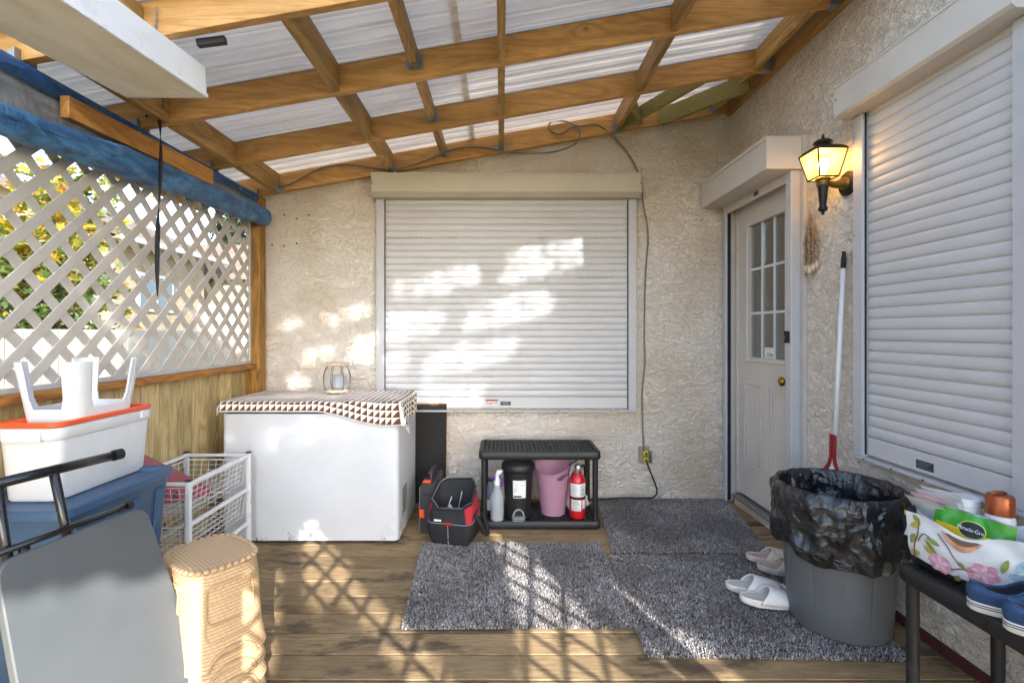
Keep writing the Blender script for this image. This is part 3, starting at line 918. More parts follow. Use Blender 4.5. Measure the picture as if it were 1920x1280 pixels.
# ------------------------------------------------------------------ roller shutters
def shutter(label, loc, rz, W, z0, z1, bd, bh, boxm, chamfer=0.03):
    """local: x across, -y outwards from the wall, z up; W = full width over the guide rails"""
    t = thing('roller_shutter', label, 'roller shutter', loc, (0, 0, rz), 'roller shutters on the house windows')
    # housing box
    prof = [(-0.001, z1 + bh), (-bd + 0.01, z1 + bh), (-bd, z1 + bh - 0.01), (-bd, z1 + chamfer), (-bd + chamfer * 1.3, z1), (-0.001, z1)]
    hb = MB().loft([[(-W / 2 - 0.012, a, b) for a, b in prof], [(W / 2 + 0.012, a, b) for a, b in prof]]).build('housing', M[boxm], t, bevel=0.002, seg=1)
    cap = [(-0.001, z1 + bh + 0.003), (-bd + 0.008, z1 + bh + 0.003), (-bd - 0.002, z1 + bh - 0.009), (-bd - 0.002, z1 + chamfer - 0.001), (-bd + chamfer * 1.3, z1 - 0.003), (-0.001, z1 - 0.003)]
    for s in (-1, 1):
        MB().loft([[(s * (W / 2 + 0.0125), a, b) for a, b in cap], [(s * (W / 2 + 0.0155), a, b) for a, b in cap]]).build('end_cap', M[boxm], hb)
        for zz in (z1 + bh * 0.55,):
            MB().lathe([(0.005, 0), (0.003, 0.002)], 8, M=Matrix.Translation((s * (W / 2 + 0.004), -bd - 0.0005, zz)) @ Matrix.Rotation(R(90), 4, 'X')).build('rivet', M['gap'], hb)
    MB().box(-W / 2 - 0.01, W / 2 + 0.01, -bd - 0.003, -bd - 0.0005, z1 + bh - 0.02, z1 + bh - 0.012).build('lid_lip', M[boxm], hb)
    # rails
    for s in (-1, 1):
        xo, xi = s * W / 2, s * (W / 2 - 0.062)
        rl = MB().box(min(xo, xi), max(xo, xi), -0.045, -0.001, z0 - 0.012, z1 - 0.001).build('guide_rail', M['rail'], t, bevel=0.003, seg=1)
        MB().box(min(xi, xi - s * 0.004), max(xi, xi - s * 0.004), -0.034, -0.027, z0, z1 - 0.002).build('rail_seal', M['gap'], rl)
        for q in range(4):
            MB().lathe([(0.004, 0), (0.0025, 0.002)], 8, M=Matrix.Translation((s * (W / 2 - 0.012), -0.0455, z0 + 0.1 + (z1 - z0 - 0.2) * q / 3)) @ Matrix.Rotation(R(90), 4, 'X')).build('screw', M['alum'], rl)
    # slats
    pit = 0.0505; xh = W / 2 - 0.066
    pr = [(-0.013, 0.0), (-0.0165, 0.0025), (-0.0195, 0.010), (-0.0208, 0.022), (-0.0203, 0.034), (-0.0185, 0.043), (-0.0165, 0.0472), (-0.013, 0.0484), (-0.013, pit + 0.0)]
    sm = MB().loft([[(-xh, a, b) for a, b in pr], [(xh, a, b) for a, b in pr]], capb=False, capt=False, closed=False)
    n = int(math.ceil((z1 - z0 - 0.085) / pit))
    first = None
    for i in range(n):
        z = z0 + 0.085 + i * pit
        dy = rnd.uniform(-0.0008, 0.0008)
        if first is None:
            first = sm.build('slat', M['shutter'], t, auto=50); first.location = (0, dy, z)
        else:
            share(first, 'slat', t, (0, dy, z))
    bar = MB().box(-xh, xh, -0.024, -0.011, z0, z0 + 0.083).build('bottom_bar', M['shutter'], t, bevel=0.003)
    MB().box(-W / 2 + 0.002, W / 2 - 0.002, -0.05, -0.001, z0 - 0.026, z0 - 0.013).build('sill', M['rail'], t, bevel=0.002, seg=1)
    for q in range(5):
        MB().lathe([(0.0045, 0), (0.003, 0.003)], 8, M=Matrix.Translation((-W / 2 + W * (q + 0.5) / 5, -0.0505, z0 - 0.0195)) @ Matrix.Rotation(R(90), 4, 'X')).build('screw', M['gap'], t)
    return t, bar, xh
FACE = Matrix.Rotation(R(90), 4, 'X')
bs_, bar, xh = shutter('wide white roller shutter closed over the back window', (0.0385, YW, 0), 0, 1.975, 0.70, 2.285, 0.13, 0.178, 'box')
sl = MB()
for (zr, segs) in ((2.015, ((-0.9, -0.6), (-0.45, -0.38), (0.25, 0.3), (0.6, 0.77), (0.82, 0.89))), (1.712, ((-0.72, -0.68), (-0.6, -0.55), (0.1, 0.12), (0.55, 0.8))), (1.36, ((-0.58, -0.5),))):
    zr = 0.785 + round((zr - 0.785) / 0.0505) * 0.0505
    for (a, b) in segs:
        x = a
        while x < b:
            d = rnd.uniform(0.012, 0.03); sl.box(x, x + d, -0.0135, -0.0128, zr - 0.0022, zr + 0.0012); x += d + rnd.uniform(0.004, 0.012)
sl.build('ventilation_slots', M['gap'], bs_)['kind'] = 'stuff'
stk = MB().box(-0.16, -0.06, -0.0252, -0.0241, 0.722, 0.768).build('warning_sticker', M['paper'], bar)
MB().box(-0.158, -0.062, -0.0257, -0.0253, 0.752, 0.766).build('red_band', M['redink'], bar)
for q in range(7):
    MB().box(-0.155 + q * 0.0075, -0.1495 + q * 0.0075, -0.0257, -0.0253, 0.731, 0.743 - 0.002 * (q % 3)).build('print', M['redink' if q < 4 else 'ink'], bar)
MB().box(-0.098, -0.064, -0.0257, -0.0253, 0.733, 0.741).build('print', M['alum'], bar)
pl = MB().box(-0.046, 0.034, -0.0257, -0.0241, 0.722, 0.75).build('maker_plate', M['navy'], bar)
for q in range(3):
    MB().box(-0.032 + q * 0.004, 0.02 - q * 0.006, -0.0261, -0.0258, 0.741 - q * 0.006, 0.743 - q * 0.006).build('print', M['alum'], bar)
rs_, bar2, xh2 = shutter('tall white roller shutter closed over the window on the right wall', (XW, 1.945, 0), R(-90), 0.79, 0.70, 2.32, 0.125, 0.165, 'boxw', 0.012)
MB().box(-0.06, 0.02, -0.0257, -0.0241, 0.715, 0.75).build('maker_plate', M['navy'], bar2)
for q in range(4):
    MB().box(-0.055 + 0.006 * (q % 2), 0.012 - 0.009 * (q % 3), -0.0261, -0.0258, 0.742 - q * 0.007, 0.7445 - q * 0.007).build('print', M['alum'], bar2)

# ------------------------------------------------------------------ door and its shutter box
dt = thing('door', 'white half glazed door with brass knob beside the corner', 'door', (XW + 0.02, 3.2, 0))
XD = XW + 0.012                            # outer face of the leaf
ya, yb_, za, zb_ = 2.852, 3.575, 0.098, 2.19
wy0, wy1, wz0, wz1 = 2.985, 3.435, 1.10, 2.03
lm = MB()
for (a, b, c, d) in ((ya, wy0, za, zb_), (wy1, yb_, za, zb_), (wy0, wy1, za, wz0), (wy0, wy1, wz1, zb_)):
    lm.box(XD, XD + 0.044, a, b, c, d)
leaf = lm.build('leaf', M['door'], dt, world=True)
# glazing frame, glass and bars
gf = MB()
for (a, b, c, d) in ((wy0 - 0.03, wy0, wz0 - 0.03, wz1 + 0.03), (wy1, wy1 + 0.03, wz0 - 0.03, wz1 + 0.03), (wy0, wy1, wz0 - 0.03, wz0), (wy0, wy1, wz1, wz1 + 0.03)):
    gf.box(XD - 0.010, XD + 0.006, a, b, c, d)
gf.build('window_frame', M['door'], leaf, bevel=0.005, world=True)
for i in range(3):
    for j in range(3):
        a = wy0 + (wy1 - wy0) * i / 3; c = wz0 + (wz1 - wz0) * j / 3
        MB().box(XD + 0.020, XD + 0.024, a + 0.001, a + 0.149, c + 0.001, c + 0.309).build('pane', M['glass'], leaf, world=True)
for i in (1, 2):
    a = wy0 + (wy1 - wy0) * i / 3
    MB().box(XD + 0.012, XD + 0.0195, a - 0.008, a + 0.008, wz0, wz1).build('glazing_bar', M['whitepl'], leaf, world=True)
    c = wz0 + (wz1 - wz0) * i / 3
    MB().box(XD + 0.013, XD + 0.0190, wy0, wy1, c - 0.008, c + 0.008).build('glazing_bar', M['whitepl'], leaf, world=True)
# moulded lower panels
for (a, b) in ((2.94, 3.18), (3.255, 3.49)):
    fr = MB()
    for (w1, w2, dp) in ((0.0, 0.014, 0.007), (0.034, 0.048, 0.006)):
        y0_, y1_, z0_, z1_ = a + w1, b - w1, 0.32 + w1, 0.92 - w1; e = w2 - w1
        fr.box(XD - dp, XD - 0.0005, y0_, y0_ + e, z0_, z1_).box(XD - dp, XD - 0.0005, y1_ - e, y1_, z0_, z1_)
        fr.box(XD - dp, XD - 0.0005, y0_ + e, y1_ - e, z0_, z0_ + e).box(XD - dp, XD - 0.0005, y0_ + e, y1_ - e, z1_ - e, z1_)
    fr.build('moulding', M['door'], leaf, bevel=0.002, world=True)
MB().lathe([(0.03, 0), (0.03, 0.006), (0.012, 0.01), (0.012, 0.03), (0.026, 0.04), (0.03, 0.052), (0.022, 0.062), (0.008, 0.065)], 18, M=Matrix.Translation((XD - 0.001, 2.945, 0.975)) @ Matrix.Rotation(R(-90), 4, 'Y')).build('knob', M['brass'], leaf, smooth=True, world=True)
for z, mm in ((1.87, 'whitepl'), (1.12, 'brass'), (0.3, 'brass')):
    hn = MB().box(XD - 0.004, XD + 0.0, 3.578, 3.604, z - 0.05, z + 0.05)
    hn.tube([(XD - 0.006, 3.586, z - 0.055), (XD - 0.006, 3.586, z + 0.055)], 0.006, 8)
    hn.build('hinge', M[mm], dt, world=True)
# security sticker inside the glass
MB().box(XD + 0.0175, XD + 0.0185, 3.13, 3.26, 1.103, 1.175).build('sticker', M['paper'], leaf, world=True)
DF = frame((XD + 0.0172, 3.205, 1.125), (0, -1, 0), (0, 0, 1))
text_mesh('CDW', 0.034, M['ink'], leaf, DF, world=True, sx=0.8)
DF = frame((XD + 0.0172, 3.158, 1.129), (0, -1, 0), (0, 0, 1))
text_mesh('SECURITY', 0.012, M['ink'], leaf, DF, world=True, sx=0.85)
DF = frame((XD + 0.0172, 3.158, 1.117), (0, -1, 0), (0, 0, 1))
text_mesh('SYSTEMS', 0.012, M['ink'], leaf, DF, world=True, sx=0.85)
# jambs and threshold
jm = MB().box(XW - 0.004, XW + 0.07, 3.577, 3.598, 0.09, 2.205)
jm.box(XW - 0.004, XW + 0.07, 2.832, 2.85, 0.09, 2.205).box(XW - 0.004, XW + 0.07, 2.85, 3.577, 2.192, 2.207)
jm.build('jamb', M['jamb'], dt, world=True, bevel=0.002, seg=1)
MB().hexa([(XW - 0.045, 2.85, 0.062), (XW + 0.1, 2.85, 0.062), (XW + 0.1, 3.577, 0.062), (XW - 0.045, 3.577, 0.062),
           (XW - 0.045, 2.85, 0.074), (XW + 0.1, 2.85, 0.094), (XW + 0.1, 3.577, 0.094), (XW - 0.045, 3.577, 0.074)]).build('threshold', M['alum'], dt, world=True, bevel=0.002)
MB().box(XW - 0.02, XW + 0.1, 2.85, 3.577, 0.002, 0.060).build('riser', M['stucco'], dt, world=True)

ds = thing('door_shutter', 'cream roller shutter housing with guide rails framing the door', 'roller shutter', (XW - 0.1, 3.2, 2.23))
y0, y1 = 2.765, 3.665
hb = MB().box(XW - 0.228, XW - 0.03, y0 + 0.004, y1, 2.222, 2.405).build('housing', M['boxw'], ds, bevel=0.003, world=True)
MB().box(XW - 0.231, XW - 0.03, y0, y0 + 0.0035, 2.219, 2.408).build('end_cap', M['boxw'], hb, world=True)
MB().box(XW - 0.233, XW - 0.2285, y0 + 0.004, y1 - 0.05, 2.388, 2.412).build('lid_lip', M['boxw'], hb, world=True)
MB().box(XW - 0.029, XW - 0.001, y0 - 0.012, y1, 2.215, 2.41).build('back_plate', M['jamb'], ds, world=True, bevel=0.002)
for (a, b, nm) in ((2.79, 2.845, 0), (3.605, 3.645, 1)):
    rl = MB().box(XW - 0.075, XW - 0.02, a, b, 0.012, 2.2215).build('guide_rail', M['rail'], ds, world=True, bevel=0.003)
    MB().box(XW - 0.0195, XW - 0.001, a - (0.032 if nm == 0 else -0.006), b, 0.012, 2.2145).build('trim', M['jamb'], ds, world=True, bevel=0.002)
    MB().box(XW - 0.06, XW - 0.035, (b if nm == 0 else a - 0.003), (b + 0.003 if nm == 0 else a), 0.02, 2.21).build('brush_seal', M['gap'], rl, world=True)
MB().box(XW - 0.066, XW - 0.05, 2.85, 3.60, 2.165, 2.2215).build('bottom_bar', M['boxw'], ds, world=True, bevel=0.002)
MB().box(XW - 0.0675, XW - 0.0665, 3.16, 3.215, 2.185, 2.212).build('maker_plate', M['navy'], ds, world=True)
lk = MB().box(XW - 0.094, XW - 0.0755, 2.80, 2.832, 1.215, 1.285).build('lock_block', M['gap'], ds, world=True, bevel=0.002)
MB().box(XW - 0.0955, XW - 0.0945, 2.815, 2.828, 1.235, 1.26).build('keyhole', M['brass'], lk, world=True)

# ------------------------------------------------------------------ wall lantern (lit)
LX, LY, LZ = 1.628, 2.43, 2.06
la = thing('wall_lantern', 'lit carriage style wall lantern with amber glass panes', 'lantern', (LX, LY, 1.87))
def sq(h, z): return [(-h, -h, z), (h, -h, z), (h, h, z), (-h, h, z)]
T = Matrix.Translation((LX, LY, 0))
zt, zl, ht, hb_ = 2.185, 2.055, 0.074, 0.047
cr = MB()
def rsq(h, z): return [(x, y_, z) for x, y_ in rrect(2 * h, 2 * h, 0.01, 2)]
cr.loft([rsq(ht + 0.004, zt - 0.002), rsq(ht + 0.006, zt + 0.004), rsq(0.062, zt + 0.02), rsq(0.04, zt + 0.03), rsq(0.034, zt + 0.034)], T)
cr.build('cap', M['bronze'], la, world=True, auto=40)
MB().lathe([(0.03, 0), (0.03, 0.012), (0.044, 0.016), (0.042, 0.022), (0.028, 0.033), (0.012, 0.039), (0.006, 0.042), (0.008, 0.05), (0.004, 0.058), (0.002, 0.064)], 18, (LX, LY, zt + 0.032)).build('crown', M['bronze'], la, world=True, smooth=True)
for k in range(4):
    a, b = sq(ht, zt)[k], sq(ht, zt)[(k + 1) % 4]; c, d = sq(hb_, zl)[(k + 1) % 4], sq(hb_, zl)[k]
    MB().add([a, b, c, d], [(0, 1, 2, 3)], T).build('pane', M['amber'], la, world=True)
fr = MB()
for k in range(4):
    fr.tube([sq(ht, zt)[k], sq(hb_, zl)[k]], 0.004, 6, T)
    fr.tube([sq(hb_, zl)[k], sq(hb_, zl)[(k + 1) % 4]], 0.004, 6, T)
    fr.tube([sq(ht, zt)[k], sq(ht, zt)[(k + 1) % 4]], 0.004, 6, T)
fr.build('frame', M['bronze'], la, world=True)
MB().lathe([(0.01, 0), (0.012, 0.02), (0.022, 0.035), (0.027, 0.055), (0.02, 0.075), (0.006, 0.084)], 16, (LX, LY, 2.072)).build('bulb', M['bulb'], la, world=True, smooth=True)
MB().lathe([(0.006, 0), (0.008, 0.004), (0.006, 0.012), (0.02, 0.022), (0.022, 0.03), (0.015, 0.045), (0.024, 0.145)], 16, (LX, LY, 1.872)).build('tail', M['bronze'], la, world=True, auto=45)
MB().lathe([(0.026, 0.0), (0.03, 0.006), (0.028, 0.026), (0.034, 0.032), (0.034, 0.037)], 16, (LX, LY, 2.017)).build('collar', M['oldbrass'], la, world=True, auto=40)
ar = MB().tube(catmull([(LX + 0.02, LY, 2.03), (LX + 0.06, LY, 2.025), (LX + 0.1, LY, 2.03), (XW - 0.012, LY, 2.03)], 4), [0.014, 0.014, 0.015, 0.016, 0.018, 0.02, 0.022, 0.026, 0.028, 0.032, 0.036, 0.042, 0.046], 14)
ar.build('arm', M['oldbrass'], la, world=True, smooth=True)
MB().lathe([(0.062, 0), (0.062, 0.008), (0.052, 0.014), (0.046, 0.02)], 24, M=Matrix.Translation((XW - 0.001, LY, 2.03)) @ Matrix.Rotation(R(-90), 4, 'Y')).build('back_plate', M['bronze'], la, world=True, auto=40)
ld = bpy.data.lights.new('lantern_bulb', 'POINT'); ld.energy = 1.3; ld.color = (1.0, 0.66, 0.3); ld.shadow_soft_size = 0.03
lo = bpy.data.objects.new('lantern_bulb', ld); COL.objects.link(lo); lo.parent = la
lo.matrix_parent_inverse = world_of(la).inverted(); lo.location = (LX - 0.0, LY, 2.165)

# ------------------------------------------------------------------ shell strands
sh = thing('shell_hanging', 'hanging strands of small shells on the wall below the lantern', 'ornament', (1.735, 2.7, 1.62))
for q in range(5):
    x0, y0 = 1.745 - 0.006 * (q % 3), 2.655 + 0.022 * q
    zt2 = 1.955 - 0.03 * abs(q - 2); zb2 = 1.675 - 0.012 * (q % 3)
    sm = MB(); n = 22
    for i in range(n):
        z = zt2 + (zb2 - zt2) * i / (n - 1); rr = rnd.uniform(0.006, 0.0105)
        yy = y0 + (2.70 - y0) * max(0, 1 - i / 8) + rnd.uniform(-0.004, 0.004)
        sm.lathe([(rr * 0.4, -rr), (rr, -rr * 0.3), (rr, rr * 0.3), (rr * 0.4, rr)], 6, (x0 + rnd.uniform(-0.004, 0.003), yy, z))
    sd_ = sm.build('strand', M['bead'], sh, world=True)
    MB().lathe([(0.003, 0), (0.015, 0.018), (0.018, 0.032), (0.011, 0.048), (0.003, 0.055)], 10, (x0 - 0.002, y0, zb2 - 0.055), sx=0.6).build('shell', M['shell'], sd_, world=True, smooth=True)

# ------------------------------------------------------------------ cable, outlet, cord
pts = [at(x, y, yy) for (x, y, yy) in ((490, 345, 3.55), (510, 354, 3.6), (545, 345, 3.62), (600, 316, 3.63), (650, 308, 3.63), (700, 315, 3.63), (745, 317, 3.63), (800, 300, 3.63), (850, 280, 3.625), (900, 276, 3.63), (960, 286, 3.64), (1030, 286, 3.64), (1075, 272, 3.635), (1088, 250, 3.63), (1075, 238, 3.62), (1050, 252, 3.615), (1030, 243, 3.615), (1034, 228, 3.615), (1060, 228, 3.62), (1085, 237, 3.625), (1118, 234, 3.63), (1145, 252, 3.65), (1175, 285, 3.66), (1194, 318, 3.662), (1202, 345, 3.662), (1207, 390, 3.665), (1215, 440, 3.668), (1210, 520, 3.668), (1208, 620, 3.668), (1209, 680, 3.668), (1204, 740, 3.668), (1207, 845, 3.655))]
cb = MB().tube(catmull(pts, 5), 0.0062, 7).build('grey_cable', M['cable'], smooth=True)
tag(cb, 'grey cable looping below the roof and running down beside the back shutter to the outlet', 'cable')
ot = thing('outlet', 'weathered outdoor outlet with two yellow plugs low on the back wall', 'outlet', at(1207, 850, YW))
p = at(1207, 851, YW)
MB().box(p.x - 0.042, p.x + 0.038, YW - 0.018, YW - 0.001, p.z - 0.062, p.z + 0.062).build('cover', M['outlet'], ot, bevel=0.004, world=True)
MB().box(p.x + 0.038, p.x + 0.05, YW - 0.05, YW - 0.002, p.z - 0.06, p.z + 0.03).build('flap', M['clearbox'], ot, bevel=0.002, world=True)
for q, dz in ((0, 0.014), (1, -0.034)):
    pg = MB().box(p.x - 0.012, p.x + 0.022, YW - 0.045, YW - 0.0185, p.z + dz - 0.016, p.z + dz + 0.018).build('plug', M['yellow'], ot, bevel=0.004, world=True)
    MB().lathe([(0.009, 0), (0.007, 0.014)], 10, M=Matrix.Translation((p.x + 0.004, YW - 0.0455, p.z + dz)) @ Matrix.Rotation(R(90), 4, 'X')).build('cord_grip', M['cord'], pg, world=True)
ck_ = [Vector((p.x + 0.004, YW - 0.058, p.z - 0.034)), at(1216, 875, 3.62), at(1226, 900, 3.62), at(1232, 920, 3.62), at(1226, 935, 3.62), at(1210, 938, 3.6), at(1170, 938, 3.6), at(1135, 941, 3.58), at(1100, 944, 3.56)]
ck_ = [Vector((q.x, q.y, max(q.z, 0.036))) for q in ck_]
cc_ = MB().tube(catmull(ck_, 6), 0.006, 7).build('power_cord', M['cord'], smooth=True)
tag(cc_, 'black power cord dropping from the outlet to the floor behind the rug', 'cord')

# ------------------------------------------------------------------ rugs
def rug(label, corners, seed, dens=64000, h=0.016):
    """corners: far-left, far-right, near-right, near-left on the deck"""
    rr = random.Random(seed)
    c = [Vector((a, b, 0)) for a, b in corners]
    cen = sum(c, Vector()) / 4
    t = thing('rug', label, 'rug', (cen.x, cen.y, 0.002), group='grey shag rugs on the deck')
    def P(u, v):
        p = (c[3] * (1 - u) + c[2] * u) * (1 - v) + (c[0] * (1 - u) + c[1] * u) * v
        e = 0.008
        du = noise.noise(Vector((v * 9, seed, 0))) * e * (1 if u in (0, 1) else 0)
        return Vector((p.x + du, p.y, 0))
    MB().loft([[P(u, v) + Vector((0, 0, z)) for (u, v) in ([(i / 12, 0) for i in range(12)] + [(1, i / 12) for i in range(12)] + [(1 - i / 12, 1) for i in range(12)] + [(0, 1 - i / 12) for i in range(12)])] for z in (0.003, 0.009)]).build('backing', M['rugback'], t, world=True)
    vs_, fs_ = [], []
    A = (c[1] - c[0]).length * (c[0] - c[3]).length
    for i in range(int(dens * A)):
        u, v = rr.uniform(-0.006, 1.006), rr.uniform(-0.008, 1.008)
        p = P(u, v); lump = 0.75 + 0.45 * noise.noise(Vector((p.x * 22, p.y * 22, seed)))
        a = rr.uniform(0, 2 * PI); ln = h * lump * rr.uniform(0.7, 1.25); lean = rr.uniform(0.1, 1.1) * ln
        wx, wy = 0.0017 * math.cos(a + PI / 2), 0.0017 * math.sin(a + PI / 2)
        tx, ty = lean * math.cos(a), lean * math.sin(a)
        b = len(vs_)
        vs_ += [(p.x - wx, p.y - wy, 0.006), (p.x + wx, p.y + wy, 0.006), (p.x + tx * .5 + wx * 1.2, p.y + ty * .5 + wy * 1.2, 0.006 + ln * .7), (p.x + tx * .5 - wx * 1.2, p.y + ty * .5 - wy * 1.2, 0.006 + ln * .7), (p.x + tx, p.y + ty, 0.006 + ln)]
        fs_ += [(b, b + 1, b + 2, b + 3), (b + 3, b + 2, b + 4)]
    m_ = MB(); m_.v = [Vector(q) for q in vs_]; m_.f = fs_
    o = m_.build('pile', M['pile'], t, world=True); o['kind'] = 'stuff'
    return t
rug('grey shag rug in front of the black shelf, striped by lattice shadow', [(-0.47, 2.885), (0.585, 2.885), (0.565, 2.07), (-0.42, 2.06)], 1)
rug('grey shag rug lying at the foot of the door against the back wall', [(0.73, 3.64), (1.69, 3.64), (1.55, 2.765), (0.645, 2.765)], 2)
rug('grey shag rug under the slippers and the trash can', [(0.60, 2.725), (1.60, 2.72), (1.60, 1.86), (0.575, 1.885)], 3)

# ------------------------------------------------------------------ chest freezer, cloth, jar
FX0, FX1, FY0, FY1, FZ = -1.69, -0.622, 2.90, 3.50, 0.852
fz = thing('chest_freezer', 'white chest freezer with small rust specks under the patterned cloth', 'freezer', ((FX0 + FX1) / 2, (FY0 + FY1) / 2, 0))
def rr3(x0, x1, y0, y1, r, z): return [(a, b, z) for a, b in rrect(x1 - x0, y1 - y0, r, 6, (x0 + x1) / 2, (y0 + y1) / 2)]
MB().loft([rr3(FX0, FX1, FY0, FY1, 0.03, 0.02), rr3(FX0, FX1, FY0, FY1, 0.03, 0.785)]).build('body', M['freezer'], fz, auto=40, world=True)
MB().box(FX0 + 0.02, FX1 - 0.02, FY0 + 0.02, FY1 - 0.02, 0.003, 0.019).build('base', M['rubber'], fz, world=True)
MB().loft([rr3(FX0 + 0.012, FX1 - 0.012, FY0 + 0.012, FY1, 0.03, 0.786), rr3(FX0 + 0.012, FX1 - 0.012, FY0 + 0.012, FY1, 0.03, 0.794)]).build('lid_seal', M['gap'], fz, world=True)
MB().loft([rr3(FX0 - 0.003, FX1 + 0.003, FY0 - 0.006, FY1, 0.032, 0.795), rr3(FX0 - 0.003, FX1 + 0.003, FY0 - 0.006, FY1, 0.032, 0.842), rr3(FX0 + 0.008, FX1 - 0.008, FY0 + 0.006, FY1, 0.03, FZ)]).build('lid', M['freezer'], fz, auto=40, world=True)
MB().box(FX0 + 0.002, FX0 + 0.055, FY0 - 0.009, FY0 - 0.0065, 0.796, 0.808).build('badge', M['whitepl'], fz, world=True)
vt = MB()
for i in range(9):
    vt.box(FX1 + 0.0005, FX1 + 0.002, 3.02 + i * 0.014, 3.027 + i * 0.014, 0.13, 0.3)
vt.build('side_vent', M['alum'], fz, world=True)

cl = thing('patterned_cloth', 'brown and white triangle patterned cloth draped over the freezer', 'cloth', (-1.2, 3.2, FZ))
TE = FX1 + 0.006
def hemlen(t):
    x = t
    a = 0.052
    k_ = min(1, max(0, (x + 1.14) / 0.45)); k_ = k_ * k_ * (3 - 2 * k_)
    return a + 0.085 * k_
def cloth(u, v):
    t = -1.725 + (TE + 0.135 + 1.725) * u
    L = hemlen(min(t, TE))
    s = -L + (0.545 + L) * v
    dx = max(0, t - TE); dl = max(0, FX0 - 0.004 - t); dsv = max(0, -s)
    rip = 0.0028 * math.sin(t * 26 + s * 9) + 0.0045 * noise.noise(Vector((t * 6, s * 6, 1)))
    drop = math.hypot(dx, dsv) if dx and dsv else dx + dsv
    drop += dl * 0.8
    fl = 0.008 * math.sin(t * 31) * min(1, dsv / 0.05)
    X = min(t, TE) + (0.008 if dx else 0) + min(dx, 0.03) * 0.15 + (0.02 * noise.noise(Vector((s * 12, 5, 0))) * min(1, dx / 0.05) if dx else 0)
    if dl: X = FX0 - 0.004 - dl * 0.5
    Y = FY0 - 0.008 + max(s, 0) * 1.0 - (0.006 if dsv else 0) + fl * 0.6 - min(dsv, 0.02) * 0.2
    if dx and dsv:
        X += dsv * 0.25; Y += dx * 0.30
    return (X, Y, FZ + 0.006 + (rip if not (dsv or dx) else rip * 0.3) - drop - (0.003 if not (dx or dsv) else 0) * 0)
cm_ = MB().grid(120, 60, cloth, lambda u, v: (1.4 * u * 0.965, (v * (0.545 + 0.1)) * 1.0))
cob = cm_.build('fabric', M['triangles'], cl, smooth=True, world=True, solid=0.003)
hp = [Vector(cloth(i / 120, 0)) + Vector((0, -0.002, -0.001)) for i in range(121)]
MB().tube(hp, 0.0032, 6).build('hem', M['paper'], cl, smooth=True, world=True)
hp = [Vector(cloth(1, i / 50)) for i in range(51)]
MB().tube(hp, 0.003, 6).build('hem', M['paper'], cl, smooth=True, world=True)

jr = thing('wire_lantern', 'wire jar lantern with rope rim standing on the patterned cloth', 'lantern', (-1.13, 3.3, FZ + 0.012))
jm_ = MB()
for i in range(8):
    a = 2 * PI * i / 8
    jm_.tube(catmull([(r_ * math.cos(a), r_ * math.sin(a), z) for r_, z in ((0.06, 0.01), (0.088, 0.04), (0.094, 0.1), (0.085, 0.15), (0.068, 0.178), (0.068, 0.2))], 3), 0.0022, 5)
for r_, z in ((0.094, 0.1),):
    pass
jm_.build('wire_cage', M['wire'], jr)
for r_, z, q in ((0.072, 0.195, 0.011), (0.066, 0.012, 0.010)):
    MB().tube([(r_ * math.cos(a), r_ * math.sin(a), z + 0.002 * math.sin(9 * a)) for a in [2 * PI * i / 60 for i in range(60)]], q, 8, closed=True).build('rope_ring', M['rope'], jr, smooth=True)
MB().tube(catmull([(-0.075, 0, 0.2), (-0.05, -0.04, 0.165), (0.0, -0.06, 0.15), (0.05, -0.04, 0.17), (0.075, 0, 0.21)], 6), 0.004, 6).build('rope_handle', M['rope'], jr, smooth=True)
MB().lathe([(0.045, 0.004), (0.045, 0.02), (0.012, 0.022)], 16).build('candle', M['rope'], jr)
MB().lathe([(0.036, 0), (0.043, 0.03), (0.045, 0.085), (0.047, 0.09), (0.044, 0.09), (0.04, 0.03), (0.033, 0.004)], 18, M=Matrix.Translation((0.008, 0.0, 0.026)) @ Matrix.Rotation(R(9), 4, 'Y'), capt=True).build('candle_glass', M['milky'], jr, smooth=True)

# ------------------------------------------------------------------ board behind, drill case, tool bag
bd = thing('black_board', 'black board with chipped top edge leaning behind the freezer', 'board', (-0.6, 3.6, 0.0))
Mx = Matrix.Translation((0, 3.585, 0.003)) @ Matrix.Rotation(R(-5.2), 4, 'X')
MB().box(-0.95, -0.417, 0.0, 0.016, 0.0, 0.735, Mx).build('panel', M['gap'], bd, world=True, bevel=0.004)
tp = [(-0.95, 0.72), (-0.66, 0.73), (-0.63, 0.722), (-0.6, 0.731), (-0.55, 0.727), (-0.5, 0.72), (-0.46, 0.73), (-0.425, 0.729), (-0.419, 0.7365), (-0.95, 0.7365)]
MB().loft([[(x, -0.0015, z) for x, z in tp], [(x, -0.0004, z) for x, z in tp]], Mx).build('bare_edge', M['cap'], bd, world=True)
MB().box(-0.4168, -0.4155, 0.002, 0.014, 0.0, 0.733, Mx).build('side_edge', M['cap'], bd, world=True)

